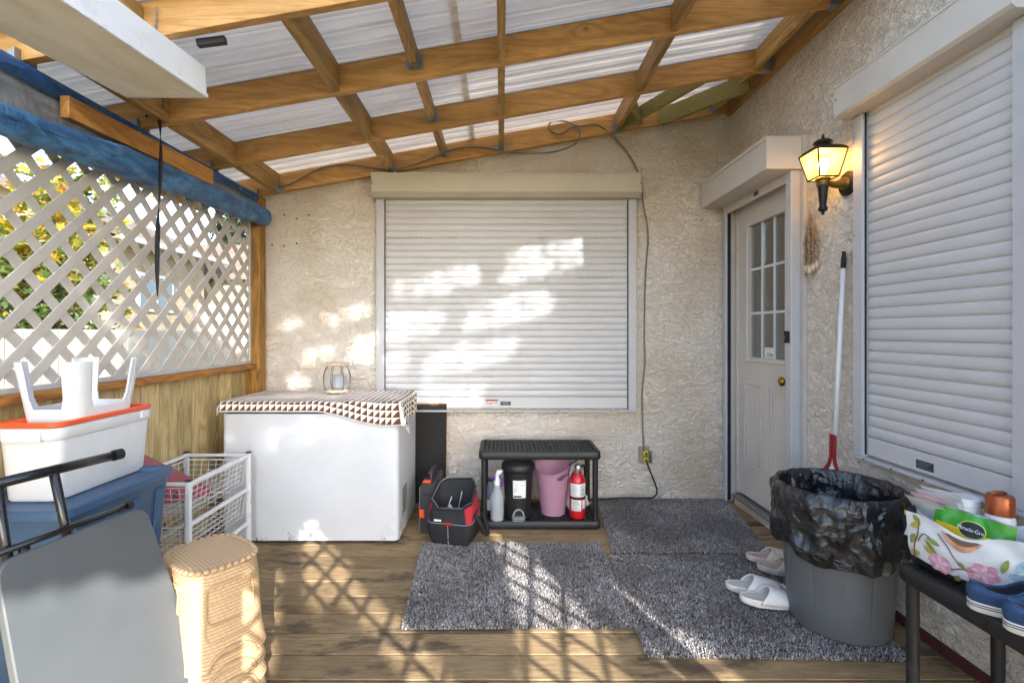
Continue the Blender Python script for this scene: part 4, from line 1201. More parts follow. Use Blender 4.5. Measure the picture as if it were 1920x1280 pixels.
dc = thing('tool_case', 'black plastic power tool case with orange latches standing upright', 'tool case', (-0.468, 3.05, 0.002), (0, 0, R(-2)))
MB().loft([[(x, 0.0, z) for x, z in rrect(0.098, 0.31, 0.018, 4, 0, 0.155)], [(x, 0.33, z) for x, z in rrect(0.098, 0.31, 0.018, 4, 0, 0.155)]]).build('shell', M['case'], dc, bevel=0.004)
MB().box(-0.0525, -0.0495, -0.004, 0.334, 0.02, 0.29).build('rim_strip', M['greycl'], dc, bevel=0.001, seg=1)
for z in (0.07, 0.245):
    MB().box(-0.032, 0.048, -0.0035, -0.0005, z, z + 0.004).build('rib', M['rubber'], dc)
MB().box(-0.052, -0.02, -0.011, -0.0008, 0.10, 0.152).build('front_latch', M['orange'], dc, bevel=0.004)
for yy in (0.03, 0.24):
    MB().box(-0.038, 0.012, yy, yy + 0.045, 0.306, 0.32).build('top_latch', M['orange'], dc, bevel=0.004)
MB().tube(catmull([(0.005, 0.095, 0.312), (0.005, 0.105, 0.355), (0.005, 0.13, 0.368), (0.005, 0.2, 0.368), (0.005, 0.222, 0.355), (0.005, 0.23, 0.312)], 4), 0.012, 8).build('handle', M['case'], dc, smooth=True)

tb = thing('tool_bag', 'open black and red tool bag with a funnel inside', 'tool bag', (-0.288, 2.965, 0.002), (0, 0, R(-14)))
def loop(wx, wy, z, r, n=7): return [Vector((a, b, z)) for a, b in rrect(wx, wy, r, n)]
def mouth(zs):
    """wide open hexagonal mouth: low at the front seam, high towards the back corners"""
    out = []
    for (a, b) in rrect(0.27, 0.23, 0.05, 7):
        ang = math.atan2(b / 0.23, a / 0.27); c_, s_ = math.cos(ang), math.sin(ang)
        r_ = 1 / (abs(c_) ** 1.35 + abs(s_) ** 1.35) ** (1 / 1.35)
        x, yv = 0.165 * r_ * c_, 0.135 * r_ * s_
        t_ = (r_ * s_ + 1) / 2; sd2 = min(1, abs(x) / 0.165)
        z = 0.17 + 0.125 * t_ + 0.05 * math.sin(PI * sd2) * (0.3 + 0.9 * t_) + 0.03 * sd2
        out.append(Vector((x, yv, z)))
    return out
mo = [p + Vector((0.012 * noise.noise(p * 14), 0.012 * noise.noise(p * 14 + Vector((5, 0, 0))), 0.022 * noise.noise(p * 11 + Vector((0, 7, 0))))) for p in mouth(0)]
def slouch(l, k_=0.007): return [p + Vector((p.x, p.y, 0)).normalized() * k_ * 2 * noise.noise(Vector((p.x * 16, p.y * 16, p.z * 22))) for p in l]
low = [loop(0.225, 0.205, 0.0, 0.03), loop(0.245, 0.22, 0.012, 0.035), loop(0.27, 0.235, 0.08, 0.045), loop(0.275, 0.24, 0.135, 0.045)]
mid = [Vector((0.5 * (a.x + b.x) * 1.03, 0.5 * (a.y + b.y) * 1.03, 0.5 * (a.z + b.z))) for a, b in zip(low[-1], mo)]
q1 = [a.lerp(b, 0.5) for a, b in zip(low[-1], mid)]
inn = [Vector((a.x * 0.93, a.y * 0.92, a.z - 0.01)) for a in mo]
inb = [Vector((a.x * 0.8, a.y * 0.8, 0.06)) for a in low[-1]]
MB().loft(low[:2] + [slouch(loop(0.262, 0.232, 0.045, 0.04)), slouch(low[2]), slouch(loop(0.28, 0.243, 0.108, 0.045)), low[3], slouch(q1), slouch(mid), mo, inn, inb], capt=True).build('body', M['blackcl'], tb, smooth=True)
nL = len(mo)
def side_patch(i0, i1, f0, f1, off=1.012):
    rows = []
    for f in (f0, (f0 + f1) / 2, f1):
        rows.append([Vector((p.x * off, p.y * off, p.z)) for p in [(low[-1][i % nL].lerp(mid[i % nL], f * 2) if f < 0.5 else mid[i % nL].lerp(mo[i % nL], f * 2 - 1)) for i in range(i0, i1 + 1)]])
    return MB().loft(rows, capb=False, capt=False, closed=False)
side_patch(26, 34, 0.06, 0.86).build('red_panel', M['redcl'], tb, smooth=True)
side_patch(13, 18, 0.1, 0.9).build('red_panel', M['redcl'], tb, smooth=True)
MB().tube([Vector((p.x * 1.02, p.y * 1.02, p.z + 0.004)) for p in low[-1]], 0.0022, 5, closed=True).build('piping', M['greycl'], tb, smooth=True)
MB().tube([Vector((p.x * 1.005, p.y * 1.005, p.z + 0.002)) for p in mo], 0.0055, 6, closed=True).build('mouth_zip', M['case'], tb, smooth=True)
MB().tube([Vector((p.x * 0.98, p.y * 0.98, p.z + 0.006)) for p in mo][4:26], 0.0018, 5).build('zip_edge', M['greycl'], tb, smooth=True)
fi = min(range(nL), key=lambda i: abs(mo[i].x) + (0 if mo[i].y < 0 else 9))
MB().tube([Vector((0, p.y * 1.012 - 0.002, p.z)) for p in (low[1][fi], low[2][fi], low[3][fi])], 0.0022, 5).build('seam', M['greycl'], tb)
MB().box(-0.02, 0.02, -0.128, -0.122, 0.132, 0.148).build('zip_stop', M['red'], tb, bevel=0.003)
MB().box(-0.085, -0.04, -0.1285, -0.1265, 0.152, 0.163).build('brand_tab', M['paper'], tb)
MB().lathe([(0.062, 0.0), (0.06, 0.006), (0.014, 0.085), (0.008, 0.13)], 18, M=Matrix.Translation((0.045, -0.035, 0.12)) @ Matrix.Rotation(R(-28), 4, 'Y') @ Matrix.Rotation(R(12), 4, 'X'), capb=False, capt=False).build('funnel', M['funnel'], tb, smooth=True)
for (a, b) in (((-0.07, -0.05, 0.1), (-0.03, 0.03, 0.25)), ((0.0, 0.02, 0.1), (0.02, 0.08, 0.27)), ((-0.03, -0.02, 0.09), (-0.01, -0.03, 0.22))):
    MB().tube([a, b], 0.0035, 6).build('tool_shaft', M['zinc'], tb)
MB().tube(catmull([(0.135, -0.02, 0.17), (0.165, -0.01, 0.12), (0.175, 0.03, 0.05), (0.19, 0.08, 0.02), (0.17, 0.12, 0.06), (0.14, 0.11, 0.14)], 5), 0.012, 6).build('shoulder_strap', M['blackcl'], tb, smooth=True)

# ------------------------------------------------------------------ black plastic shelves (back wall unit and bench by the right wall)
def shelf_unit(name, label, loc, rz, W=0.797, D=0.36, H=0.5, m='blackpl', tiers=(0.0, 0.45)):
    t = thing(name, label, 'shelf', loc, (0, 0, rz))
    for z in tiers:
        rim = MB()
        o = rrect(W, D, 0.03, 4); i_ = rrect(W - 0.05, D - 0.05, 0.02, 4)
        lo_ = [(x * 0.985, y * 0.975, z) for x, y in o]; md = [(x, y, z + 0.012) for x, y in o]; hi = [(x * 0.995, y * 0.99, z + 0.048) for x, y in o]; hi2 = [(x * 0.985, y * 0.97, z + 0.052) for x, y in o]
        ih = [(x, y, z + 0.052) for x, y in i_]; ih2 = [(x, y, z + 0.044) for x, y in i_]
        il = [(x, y, z + 0.002) for x, y in rrect(W - 0.04, D - 0.04, 0.02, 4)]
        rim.loft([il, lo_, md, hi, hi2, ih, ih2], capb=False, capt=False)
        ro = rim.build('shelf_rim', M[m], t, auto=50)
        gr = MB()
        nx = 27; ny = 6
        for k in range(nx + 1):
            x = -(W - 0.05) / 2 + (W - 0.05) * k / nx
            gr.box(x - 0.0055, x + 0.0055, -(D - 0.05) / 2, (D - 0.05) / 2, z + 0.038, z + 0.0475)
        for k in range(ny + 1):
            yv = -(D - 0.05) / 2 + (D - 0.05) * k / ny
            gr.box(-(W - 0.05) / 2, (W - 0.05) / 2, yv - (0.02 if k in (0, ny) else 0.007), yv + (0.02 if k in (0, ny) else 0.007), z + 0.0375, z + 0.048)
        gr.build('grid', M[m], ro)
        gu = MB()
        for sx in (-1, 1):
            for sy in (-1, 1):
                gu.lathe([(0.02, 0.0515), (0.02, 0.054), (0.013, 0.054), (0.013, 0.0505)], 14, (sx * (W / 2 - 0.035), sy * (D / 2 - 0.035), z))
        gu.build('corner_socket', M[m], ro)
    for sx in (-1, 1):
        for sy in (-1, 1):
            MB().lathe([(0.0185, tiers[0] + 0.05 if len(tiers) > 1 else 0.002), (0.0185, tiers[-1] + 0.002)], 14, (sx * (W / 2 - 0.035), sy * (D / 2 - 0.035), 0)).build('leg', M[m], t, auto=50)
    return t
shelf_unit('plastic_shelf', 'black two tier plastic shelf against the back wall below the shutter', (0.2505, 3.285, 0.002), 0)
bn = shelf_unit('plastic_shelf', 'black plastic bench by the right wall carrying the floral bag and shoes', (1.545, 1.27, 0.002), R(90), m='benchpl', tiers=(0.43,))
# worn inlay marks on the bench front rim
for k in range(4):
    MB().box(-0.25 + 0.11 * k, -0.16 + 0.11 * k, 0.1795, 0.1805, 0.444, 0.472).build('rim_panel', M['benchpl'], bn)

ZS = 0.0505
# spray bottles
sb = thing('spray_bottle', 'clear spray bottle with purple trigger half full of liquid', 'bottle', (-0.028, 3.145, ZS))
prof = [(0.036, 0.0), (0.043, 0.006), (0.044, 0.02), (0.044, 0.15), (0.038, 0.168), (0.024, 0.2), (0.0185, 0.222), (0.0185, 0.232)]
MB().lathe(prof, 24, capt=False).build('bottle', M['milky'], sb, smooth=True)
MB().lathe([(0.034, 0.002), (0.041, 0.007), (0.042, 0.02), (0.042, 0.078)], 24).build('liquid', M['liquid'], sb, auto=40)
MB().lathe([(0.02, 0.228), (0.02, 0.252), (0.015, 0.262), (0.013, 0.29)], 18).build('collar', M['whitepl'], sb, auto=40)
MB().loft([[(x, y, 0.285) for x, y in rrect(0.03, 0.022, 0.008, 3)], [(x + 0.008, y, 0.305) for x, y in rrect(0.036, 0.022, 0.008, 3)], [(x + 0.02, y, 0.325) for x, y in rrect(0.04, 0.022, 0.008, 3)]]).build('spray_head', M['whitepl'], sb, smooth=True)
MB().tube([(0.0, 0.0, 0.27), (-0.042, 0, 0.272)], [0.011, 0.009], 10).build('nozzle', M['purple'], sb, smooth=True)
MB().tube(catmull([(0.014, -0.004, 0.285), (0.036, -0.006, 0.27), (0.032, -0.006, 0.245), (0.034, -0.006, 0.22)], 4), 0.0065, 8).build('trigger', M['purple'], sb, smooth=True)
sb2 = thing('cleaner_bottle', 'bluish cleaner bottle standing behind the spray bottle', 'bottle', (-0.075, 3.27, ZS))
MB().lathe([(0.034, 0), (0.04, 0.006), (0.04, 0.14), (0.03, 0.17), (0.016, 0.2), (0.016, 0.22)], 20).build('bottle', M['bluish'], sb2, smooth=True)
MB().lathe([(0.0405, 0.03), (0.0405, 0.1)], 20, capb=False, capt=False).build('label', M['paper'], sb2, smooth=True)
MB().lathe([(0.018, 0.215), (0.018, 0.24)], 14).build('cap', M['oldbrass'], sb2)

# step bin
sbn = thing('step_bin', 'small black step bin with product label and grey pedal', 'trash bin', (0.112, 3.21, ZS))
MB().lathe([(0.078, 0.0), (0.084, 0.006), (0.098, 0.3), (0.1, 0.31)], 32).build('bucket', M['blackpl'], sbn, auto=40)
MB().lathe([(0.108, 0.312), (0.111, 0.32), (0.111, 0.345), (0.104, 0.362), (0.07, 0.374), (0.02, 0.378)], 32).build('lid', M['blackpl'], sbn, smooth=True)
def wrap(rad, a0, a1, z0, z1, name, m, par, n=8, c=(0, 0), tilt=0.0):
    MB().grid(n, 1, lambda u, v: (c[0] + (rad + tilt * v) * math.cos(R(a0 + (a1 - a0) * u)), c[1] + (rad + tilt * v) * math.sin(R(a0 + (a1 - a0) * u)), z0 + (z1 - z0) * v)).build(name, m, par, smooth=True)
wrap(0.0935, 248, 300, 0.15, 0.265, 'label', M['paper'], sbn, tilt=0.0045)
wrap(0.0942, 274, 294, 0.175, 0.235, 'label_picture', M['case'], sbn, tilt=0.0025)
wrap(0.0942, 250, 282, 0.154, 0.166, 'label_band', M['navy'], sbn, tilt=0.0005)
wrap(0.0968, 251, 270, 0.25, 0.258, 'label_band', M['redink'], sbn, tilt=0.0005)
for k in range(5):
    wrap(0.0955, 252, 262 - (k % 2) * 2, 0.196 + k * 0.009, 0.199 + k * 0.009, 'label_print', M['alum'], sbn, tilt=0.0002)
pd = MB().loft([[(x, y - 0.1, z) for x, y in rrect(0.085, 0.05, 0.02, 5)] for z in (0.012, 0.018)])
pd.build('pedal', M['greycl'], sbn)
MB().loft([[(x, y - 0.097, z) for x, y in rrect(0.088, 0.05, 0.022, 5)] for z in (0.024, 0.032)]).build('pedal', M['greycl'], sbn)
MB().tube([(0.034 * math.cos(a), -0.096, 0.032 + 0.045 * math.sin(a)) for a in [PI * i / 14 for i in range(15)]], 0.006, 8).build('pedal_arch', M['greycl'], sbn, smooth=True)

# pink waste basket
pk = thing('waste_basket', 'translucent pink waste basket with slanted rim and oval handle hole', 'waste basket', (0.352, 3.265, ZS))
def pinkpt(u, v):
    a = 2 * PI * u
    rr_ = 0.08 + 0.042 * v ** 1.1
    top = 0.335 + 0.045 * math.sin(a) + 0.02 * math.cos(a)
    return (rr_ * math.cos(a), rr_ * math.sin(a) * 0.92, top * v + 0.002)
def keep(u, v):
    a = 2 * PI * u
    da = (a - R(297)) / R(20); dv = (v - 0.875) / 0.055
    return da * da + dv * dv > 1
pko = MB().grid(96, 60, pinkpt, keep=keep).build('wall', M['pink'], pk, smooth=True, solid=0.002)
MB().lathe([(0.079, 0.003), (0.0815, 0.03)], 32, sy=0.92, capt=False).build('base', M['pink'], pk, smooth=True)
MB().tube([Vector(pinkpt(i / 60, 1)) for i in range(60)], 0.0025, 6, closed=True).build('rim', M['pink'], pk, smooth=True)

# fire extinguisher
fe = thing('fire_extinguisher', 'red fire extinguisher with white labels on the black shelf', 'fire extinguisher', (0.505, 3.19, ZS))
MB().lathe([(0.045, 0.0), (0.052, 0.006), (0.053, 0.02), (0.053, 0.24), (0.05, 0.262), (0.04, 0.282), (0.022, 0.298), (0.018, 0.306)], 28).build('cylinder', M['red'], fe, smooth=True)
MB().lathe([(0.022, 0.292), (0.023, 0.302), (0.017, 0.306), (0.017, 0.325)], 18).build('collar', M['alum'], fe, auto=40)
MB().box(-0.016, 0.022, -0.014, 0.014, 0.322, 0.35).build('valve', M['case'], fe, bevel=0.004)
MB().tube(catmull([(0.02, 0, 0.34), (-0.01, -0.01, 0.36), (-0.035, -0.02, 0.34), (-0.05, -0.03, 0.30), (-0.055, -0.032, 0.275)], 5), 0.0075, 8).build('lever', M['alum'], fe, smooth=True)
MB().tube(catmull([(0.0, 0, 0.375), (-0.03, -0.012, 0.368), (-0.055, -0.02, 0.35)], 4), 0.006, 8).build('handle', M['case'], fe, smooth=True)
MB().tube(catmull([(0.02, -0.01, 0.335), (0.04, -0.005, 0.345), (0.05, 0.01, 0.32), (0.056, 0.02, 0.26), (0.058, 0.02, 0.19)], 5), 0.008, 8).build('hose', M['cord'], fe, smooth=True)
MB().lathe([(0.012, 0), (0.012, 0.008)], 14, M=Matrix.Translation((0.003, -0.014, 0.336)) @ Matrix.Rotation(R(90), 4, 'X')).build('gauge', M['paper'], fe)
MB().lathe([(0.0542, 0.133), (0.0542, 0.147)], 28, capb=False, capt=False).build('strap', M['rubber'], fe, smooth=True)
wrap(0.0536, 205, 335, 0.15, 0.235, 'label', M['paper'], fe, 14)
wrap(0.0536, 215, 290, 0.058, 0.13, 'label', M['paper'], fe, 10)
wrap(0.0536, 298, 330, 0.07, 0.128, 'label', M['paper'], fe, 6)
for k in range(6):
    wrap(0.0540, 212 + 3 * (k % 2), 262 - 5 * (k % 3), 0.158 + k * 0.0115, 0.1605 + k * 0.0115, 'label_print', M['alum'], fe, 5)
    wrap(0.0540, 282, 318 - 7 * (k % 2), 0.158 + k * 0.0115, 0.163 + k * 0.0115, 'label_print', M['ink' if k in (1, 3) else 'alum'], fe, 5)
    wrap(0.0540, 222, 280 - 8 * (k % 3), 0.066 + k * 0.010, 0.0685 + k * 0.010, 'label_print', M['alum' if k < 4 else 'ink'], fe, 5)
cr_ = random.Random(3)
def crump(u, v):
    a = 2 * PI * u; b = PI * v
    d = 1 + 0.45 * noise.noise(Vector((math.cos(a) * 2, math.sin(a) * 2, b * 2.2)))
    return (0.075 * d * math.sin(b) * math.cos(a), 0.03 * d * math.sin(b) * math.sin(a), 0.075 - 0.075 * d * math.cos(b) + 0.01)
cpo = MB().grid(28, 16, crump).build('plastic_bag', M['whitepl'])
cpo.location = (0.515, 3.30, ZS); tag(cpo, 'crumpled white plastic bag squeezed behind the fire extinguisher', 'bag')

# ------------------------------------------------------------------ trash can with bag
tcx, tcy = 1.475, 2.105
tc_ = thing('trash_can', 'grey fluted plastic trash can lined with a black garbage bag', 'trash can', (tcx, tcy, 0.024))
prof = [(0.186, 0.0), (0.19, 0.006), (0.225, 0.54), (0.236, 0.545), (0.238, 0.565), (0.232, 0.57)]
def canpt(u, v):
    i = v * (len(prof) - 1); k_ = min(int(i), len(prof) - 2); f = i - k_
    r_ = prof[k_][0] + (prof[k_ + 1][0] - prof[k_][0]) * f; z = prof[k_][1] + (prof[k_ + 1][1] - prof[k_][1]) * f
    fl = abs(math.sin(u * 12 * PI))
    if 0.01 < z < 0.53: r_ *= 1 - 0.013 * (1 - min(1, fl * 5)) 
    return (r_ * math.cos(2 * PI * u), r_ * math.sin(2 * PI * u), z)
MB().grid(288, 20, canpt).build('bucket', M['bin'], tc_, smooth=True)
MB().lathe([(0.185, 0.001), (0.1, 0.004)], 32).build('base', M['bin'], tc_)
def bagpt(u, v):
    a = 2 * PI * u
    # v: 0 inside bottom -> rim at 0.45 -> outer hem at 1
    hem = 0.205 + 0.055 * math.cos(a - R(222)) + 0.015 * math.sin(3 * a + 1) + 0.010 * math.sin(7 * a)
    cs = Vector((math.cos(a), math.sin(a), 0))
    if v < 0.42:
        t = v / 0.42; r_ = 0.17 + 0.048 * t; z = 0.25 + 0.325 * t
        r_ += 0.012 * noise.noise(Vector((cs.x * 5, cs.y * 5, z * 3))) + 0.006 * noise.noise(Vector((cs.x * 14, cs.y * 14, z * 4)))
    elif v < 0.52:
        t = (v - 0.42) / 0.1; r_ = 0.218 + 0.03 * t; z = 0.575 + 0.02 * math.sin(t * PI) + 0.006 * noise.noise(Vector((cs.x * 6, cs.y * 6, 0)))
    else:
        t = (v - 0.52) / 0.48
        r_ = 0.248 + 0.017 * math.sin(min(1, t * 1.6) * PI * 0.5) - 0.012 * t + 0.022 * noise.noise(Vector((cs.x * 4, cs.y * 4, t * 2.0 + 4))) * (0.3 + t) + 0.014 * abs(noise.noise(Vector((cs.x * 9, cs.y * 9, t * 3))))
        z = 0.575 - hem * t
        lim = 0.232 + 0.012
        r_ = max(r_, lim if z > 0.5 else 0.228)
    return (r_ * cs.x, r_ * cs.y, z)
bo = MB().grid(200, 70, bagpt).build('garbage_bag', M['binbag'], tc_, smooth=True)
tf = MB().lathe([(0.165, 0.25), (0.08, 0.262), (0.01, 0.255)], 24, capb=False).build('bag_floor', M['binbag'], tc_, smooth=True)

# ------------------------------------------------------------------ slippers
def outline(L, wh, wt, n=40):
    """foot shaped outline, heel at x=0, toe at x=L"""
    pts = []
    for i in range(n):
        a = 2 * PI * i / n
        x = L / 2 - L / 2 * math.cos(a)
        f = x / L
        hwid = (wh * (1 - f) + wt * f) / 2 * (1 - 0.12 * math.sin(f * PI) ** 4)
        yv = hwid * (abs(math.sin(a)) ** 0.75) * (1 if a < PI else -1)
        pts.append((x, yv))
    return pts
def slipper(label, loc, rz, m_sole, m_in, m_top, group, L=0.275, open_toe=True):
    t = thing('slipper', label, 'slipper', loc, (0, 0, rz), group)
    o = outline(L, 0.085, 0.105)
    cxm = L / 2
    def sc(k_, z, lift=0.0): return [((x - cxm) * k_ + cxm, y_ * (k_ if k_ > 0.97 else k_ * 0.985), z + lift * ((x / L - 0.5) ** 2)) for x, y_ in o]
    MB().loft([sc(0.95, 0.0, 0.04), sc(0.99, 0.006, 0.035), sc(1.0, 0.018, 0.03), sc(1.0, 0.030, 0.028), sc(0.975, 0.034, 0.028), sc(0.94, 0.030, 0.026)], capt=True).build('sole', m_sole, t, auto=60)
    MB().loft([sc(0.935, 0.0285, 0.026), sc(0.93, 0.0305, 0.026)], capt=True).build('insole', m_in, t)
    def band(u, v):
        f = 0.46 + (0.42 if open_toe else 0.5) * u
        x = f * L
        hwid = (0.085 * (1 - f) + 0.105 * f) / 2 * (1.0 if f < 0.8 else math.sqrt(max(0.05, 1 - ((f - 0.8) / 0.21) ** 2)))
        a = PI * v
        hgt = 0.062 - 0.032 * u ** 1.3
        back = -0.05 * (1 - u) * (1 - math.sin(a) ** 0.6) + 0.0
        return (x + (0.05 * (1 - u) * (1 - math.sin(a)) * -1), -hwid * math.cos(a) * 1.0, 0.018 + hgt * math.sin(a) ** 0.72 + 0.0)
    MB().grid(14, 20, band).build('strap', m_top, t, smooth=True, solid=0.006)
    return t
slipper('white slide slipper nearest the camera beside the trash can', (1.105, 2.225, 0.026), R(-7), M['slip'], M['insole'], M['slip'], 'pair of white slide slippers')
slipper('white slide slipper lying just behind its pair on the rug', (1.09, 2.335, 0.026), R(-9), M['slip'], M['insole'], M['slip'], 'pair of white slide slippers')
slipper('worn beige fluffy slipper partly under the trash bag, the nearer of two', (1.345, 2.525, 0.026), R(-12), M['fluff'], M['fluff2'], M['fluff'], 'pair of beige fluffy slippers', open_toe=False)
slipper('worn beige fluffy slipper behind the trash can, the farther of two', (1.345, 2.64, 0.026), R(-14), M['fluff'], M['fluff2'], M['fluff'], 'pair of beige fluffy slippers', open_toe=False)

# ------------------------------------------------------------------ broom with dustpan
br = thing('broom', 'white pole broom with red clip dustpan leaning on the right wall', 'broom', (1.64, 2.41, 0.003))
p0, p1 = Vector((1.662, 2.40, 0.60)), Vector((1.728, 2.425, 1.61))
MB().tube([p0, p1], 0.0115, 12).build('pole', M['whitepl'], br, smooth=True, world=True)
MB().tube([p1 - (p1 - p0) * 0.01, p1 + (p1 - p0) * 0.045, p1 + (p1 - p0) * 0.05, p1 + (p1 - p0) * 0.075], [0.0125, 0.0125, 0.009, 0.009], 10).build('end_cap', M['rubber'], br, world=True)
MB().tube([p1 + (p1 - p0) * 0.07, p1 + (p1 - p0) * 0.07 + Vector((-0.02, -0.012, 0.003))], 0.0025, 5).build('hang_loop', M['rubber'], br, world=True)
def red_arm(side, name):
    pts = [(0.0, 0.77), (0.0, 0.66), (0.012 * side, 0.625), (0.045 * side, 0.585), (0.062 * side, 0.53), (0.075 * side, 0.30), (0.08 * side, 0.03)]
    wds = [0.02, 0.022, 0.024, 0.03, 0.034, 0.04, 0.04] if side > 0 else [0.016, 0.016, 0.018, 0.024, 0.03, 0.03, 0.03]
    l, r_ = [], []
    for (a, z), wv in zip(pts, wds):
        x = 1.652 - 0.02 * (0.77 - z) - 0.01; off = 0.012 * side
        l.append((x, 2.40 + 0 * a, z)); 
        l[-1] = (x + 0.005, 2.385 - off * 0 - a * 0.75 - 0.013 * side - wv * 0.5, z); r_.append((x + 0.005 + a * 0.1, 2.385 - a * 0.75 - 0.013 * side + wv * 0.5, z))
    return MB().loft([l, r_], capb=False, capt=False, closed=False).build(name, M['redpl'], br, world=True, solid=0.006)
red_arm(1, 'dustpan_side'); red_arm(-1, 'dustpan_side')
MB().loft([[(1.655, 2.39 + a, 0.665) for a in (-0.006, 0.006)] + [(1.667, 2.39 + a, 0.665) for a in (0.006, -0.006)],
           [(1.645, 2.39 + a, 0.60) for a in (-0.02, 0.02)] + [(1.667, 2.39 + a, 0.60) for a in (0.02, -0.02)],
           [(1.635, 2.39 + a, 0.52) for a in (-0.05, 0.05)] + [(1.66, 2.39 + a, 0.52) for a in (0.05, -0.05)],
           [(1.62, 2.39 + a, 0.3) for a in (-0.06, 0.06)] + [(1.655, 2.39 + a, 0.3) for a in (0.06, -0.06)]]).build('brush_block', M['whitepl'], br, world=True, bevel=0.004)
MB().loft([[(1.625, 2.39 + a, 0.3) for a in (-0.058, 0.058)] + [(1.652, 2.39 + a, 0.3) for a in (0.058, -0.058)],
           [(1.60, 2.39 + a, 0.004) for a in (-0.08, 0.08)] + [(1.65, 2.39 + a, 0.004) for a in (0.08, -0.08)]]).build('bristles', M['redpl'], br, world=True)

# ------------------------------------------------------------------ floral bag and contents on the bench
ZBN = 0.486
fa, fb = Vector((1.395, 1.645, ZBN)), Vector((1.515, 1.365, ZBN))
ux = (fb - fa).normalized(); BW = (fb - fa).length
uy = Vector((0, 0, 1)); un = ux.cross(uy)                 # outwards
if un.x > 0: un = -un
fbag = thing('shopping_bag', 'white shopping bag printed with pink flowers and green leaves', 'bag', tuple((fa + fb) / 2))
def BF(u, v, off=0.0):
    """front face: u along 0..1, v up 0..1"""
    top = 0.178 - 0.035 * math.exp(-((u - 0.52) / 0.22) ** 2) + 0.01 * u
    bul = 0.028 * math.sin(PI * u) * (1 - 0.5 * v) + 0.008 * noise.noise(Vector((u * 5, v * 4, 2))) - 0.025 * (1 - v) ** 3
    p = fa + ux * (BW * (u * (0.96 + 0.08 * v) - 0.02 * v)) + uy * (0.003 + top * v) + un * (bul + off)
    return p
MB().grid(36, 20, BF).build('front', M['bagwhite'], fbag, smooth=True, world=True)
def lay(f, name, m, nu=20, nv=4):
    return MB().grid(nu, nv, f).build(name, m, fbag, smooth=True, world=True)
bw = -un
def side(u0):
    def f(u, v):
        p = BF(u0, v); q = p + bw * 0.17 + ux * (0.03 if u0 == 0 else -0.03) * 0
        r_ = p.lerp(q, u); return r_ + ux * (-0.02 * math.sin(PI * u) * v * (1 if u0 == 0 else -1))
    return f
lay(side(0.0), 'side', M['bagblack'], 6, 8); lay(side(1.0), 'side', M['bagblack'], 6, 8)
lay(lambda u, v: BF(u, v) * 1 + bw * (0.165 + 0.02 * math.sin(PI * u)) + uy * 0.012 * v, 'back', M['bagwhite'], 20, 8)
lay(lambda u, v: BF(u, 0, -0.002) + bw * 0.17 * v + uy * 0.001, 'bottom', M['bagblack'])
lay(lambda u, v: BF(u, 0.16 * v * (1 - 0.55 * u), 0.0015) , 'base_band', M['bagblack'], 24, 2)
def decal(poly, name, m, off=0.0022):
    c = Vector((sum(p[0] for p in poly) / len(poly), sum(p[1] for p in poly) / len(poly)))
    vs_ = [BF(c.x, c.y, off)]; fs_ = []
    n = len(poly)
    for k_ in (0.5, 1.0):
        for p in poly: vs_.append(BF(c.x + (p[0] - c.x) * k_, c.y + (p[1] - c.y) * k_, off))
    for i in range(n):
        j = (i + 1) % n
        fs_.append((0, 1 + i, 1 + j)); fs_.append((1 + i, 1 + n + i, 1 + n + j, 1 + j))
    return MB().add(vs_, fs_).build(name, m, fbag, smooth=True, world=True)
def leafpoly(cu, cv, L, wd, ang, n=8, asp=1.85):
    pts = []
    for i in range(2 * n):
        t = i / n if i < n else 2 - i / n
        s = 1 if i < n else -1
        a = (t - 0.5) * L; b = s * wd * math.sin(PI * min(1, max(0, t))) ** 0.8
        pts.append((cu + (a * math.cos(ang) - b * math.sin(ang)) / asp, cv + a * math.sin(ang) + b * math.cos(ang)))
    return pts
def blobpoly(cu, cv, r, k=5, amp=0.16, ph=0, n=22, asp=1.85, sy=1.0):
    return [(cu + r * (1 + amp * math.cos(k * a + ph)) * math.cos(a) / asp, cv + sy * r * (1 + amp * math.cos(k * a + ph)) * math.sin(a)) for a in [2 * PI * i / n for i in range(n)]]
for (cu, cv, r, ph) in ((0.32, 0.25, 0.2, 0.4), (0.665, 0.34, 0.23, 1.3)):
    decal(blobpoly(cu, cv, r, 6, 0.14, ph, sy=0.85), 'printed_flower', M['petal'], 0.0022)
    for q in range(5):
        a = q * 1.256 + ph
        decal(leafpoly(cu + 0.05 * math.cos(a), cv + 0.1 * math.sin(a), 0.17, 0.035, a), 'printed_petal', M['petal2'], 0.0028)
for (cu, cv, L, wd, an, mm) in ((0.06, 0.52, 0.22, 0.06, 1.2, 'leafp'), (0.10, 0.9, 0.2, 0.05, -0.9, 'leafp'), (0.085, 0.78, 0.2, 0.06, 0.4, 'leafy'), (0.06, 0.24, 0.22, 0.06, 0.3, 'leafy'), (0.26, 0.62, 0.24, 0.05, -0.2, 'leafp'), (0.24, 0.48, 0.34, 0.045, -0.85, 'leafp'), (0.21, 0.4, 0.22, 0.055, -0.5, 'leafy'), (0.5, 0.42, 0.15, 0.05, -0.6, 'leafp'), (0.82, 0.55, 0.26, 0.05, 1.3, 'leafp'), (0.47, 0.1, 0.16, 0.05, 1.2, 'leafp')):
    decal(leafpoly(cu, cv, L, wd, an), 'printed_leaf', M[mm])
decal([(0.32 + 0.34 * t, 0.93 - 0.22 * math.sin(PI * t) - 0.02) for t in [i / 10 for i in range(11)]] + [(0.66 - 0.34 * t, 0.93) for t in [i / 10 for i in range(1, 10)]], 'printed_bird', M['peach'])
decal([(0.36 + 0.28 * t, 0.93 - 0.09 * math.sin(PI * t) - 0.01) for t in [i / 8 for i in range(9)]] + [(0.64 - 0.28 * t, 0.95) for t in [i / 8 for i in range(1, 8)]], 'printed_wing', M['stem'], 0.0030)
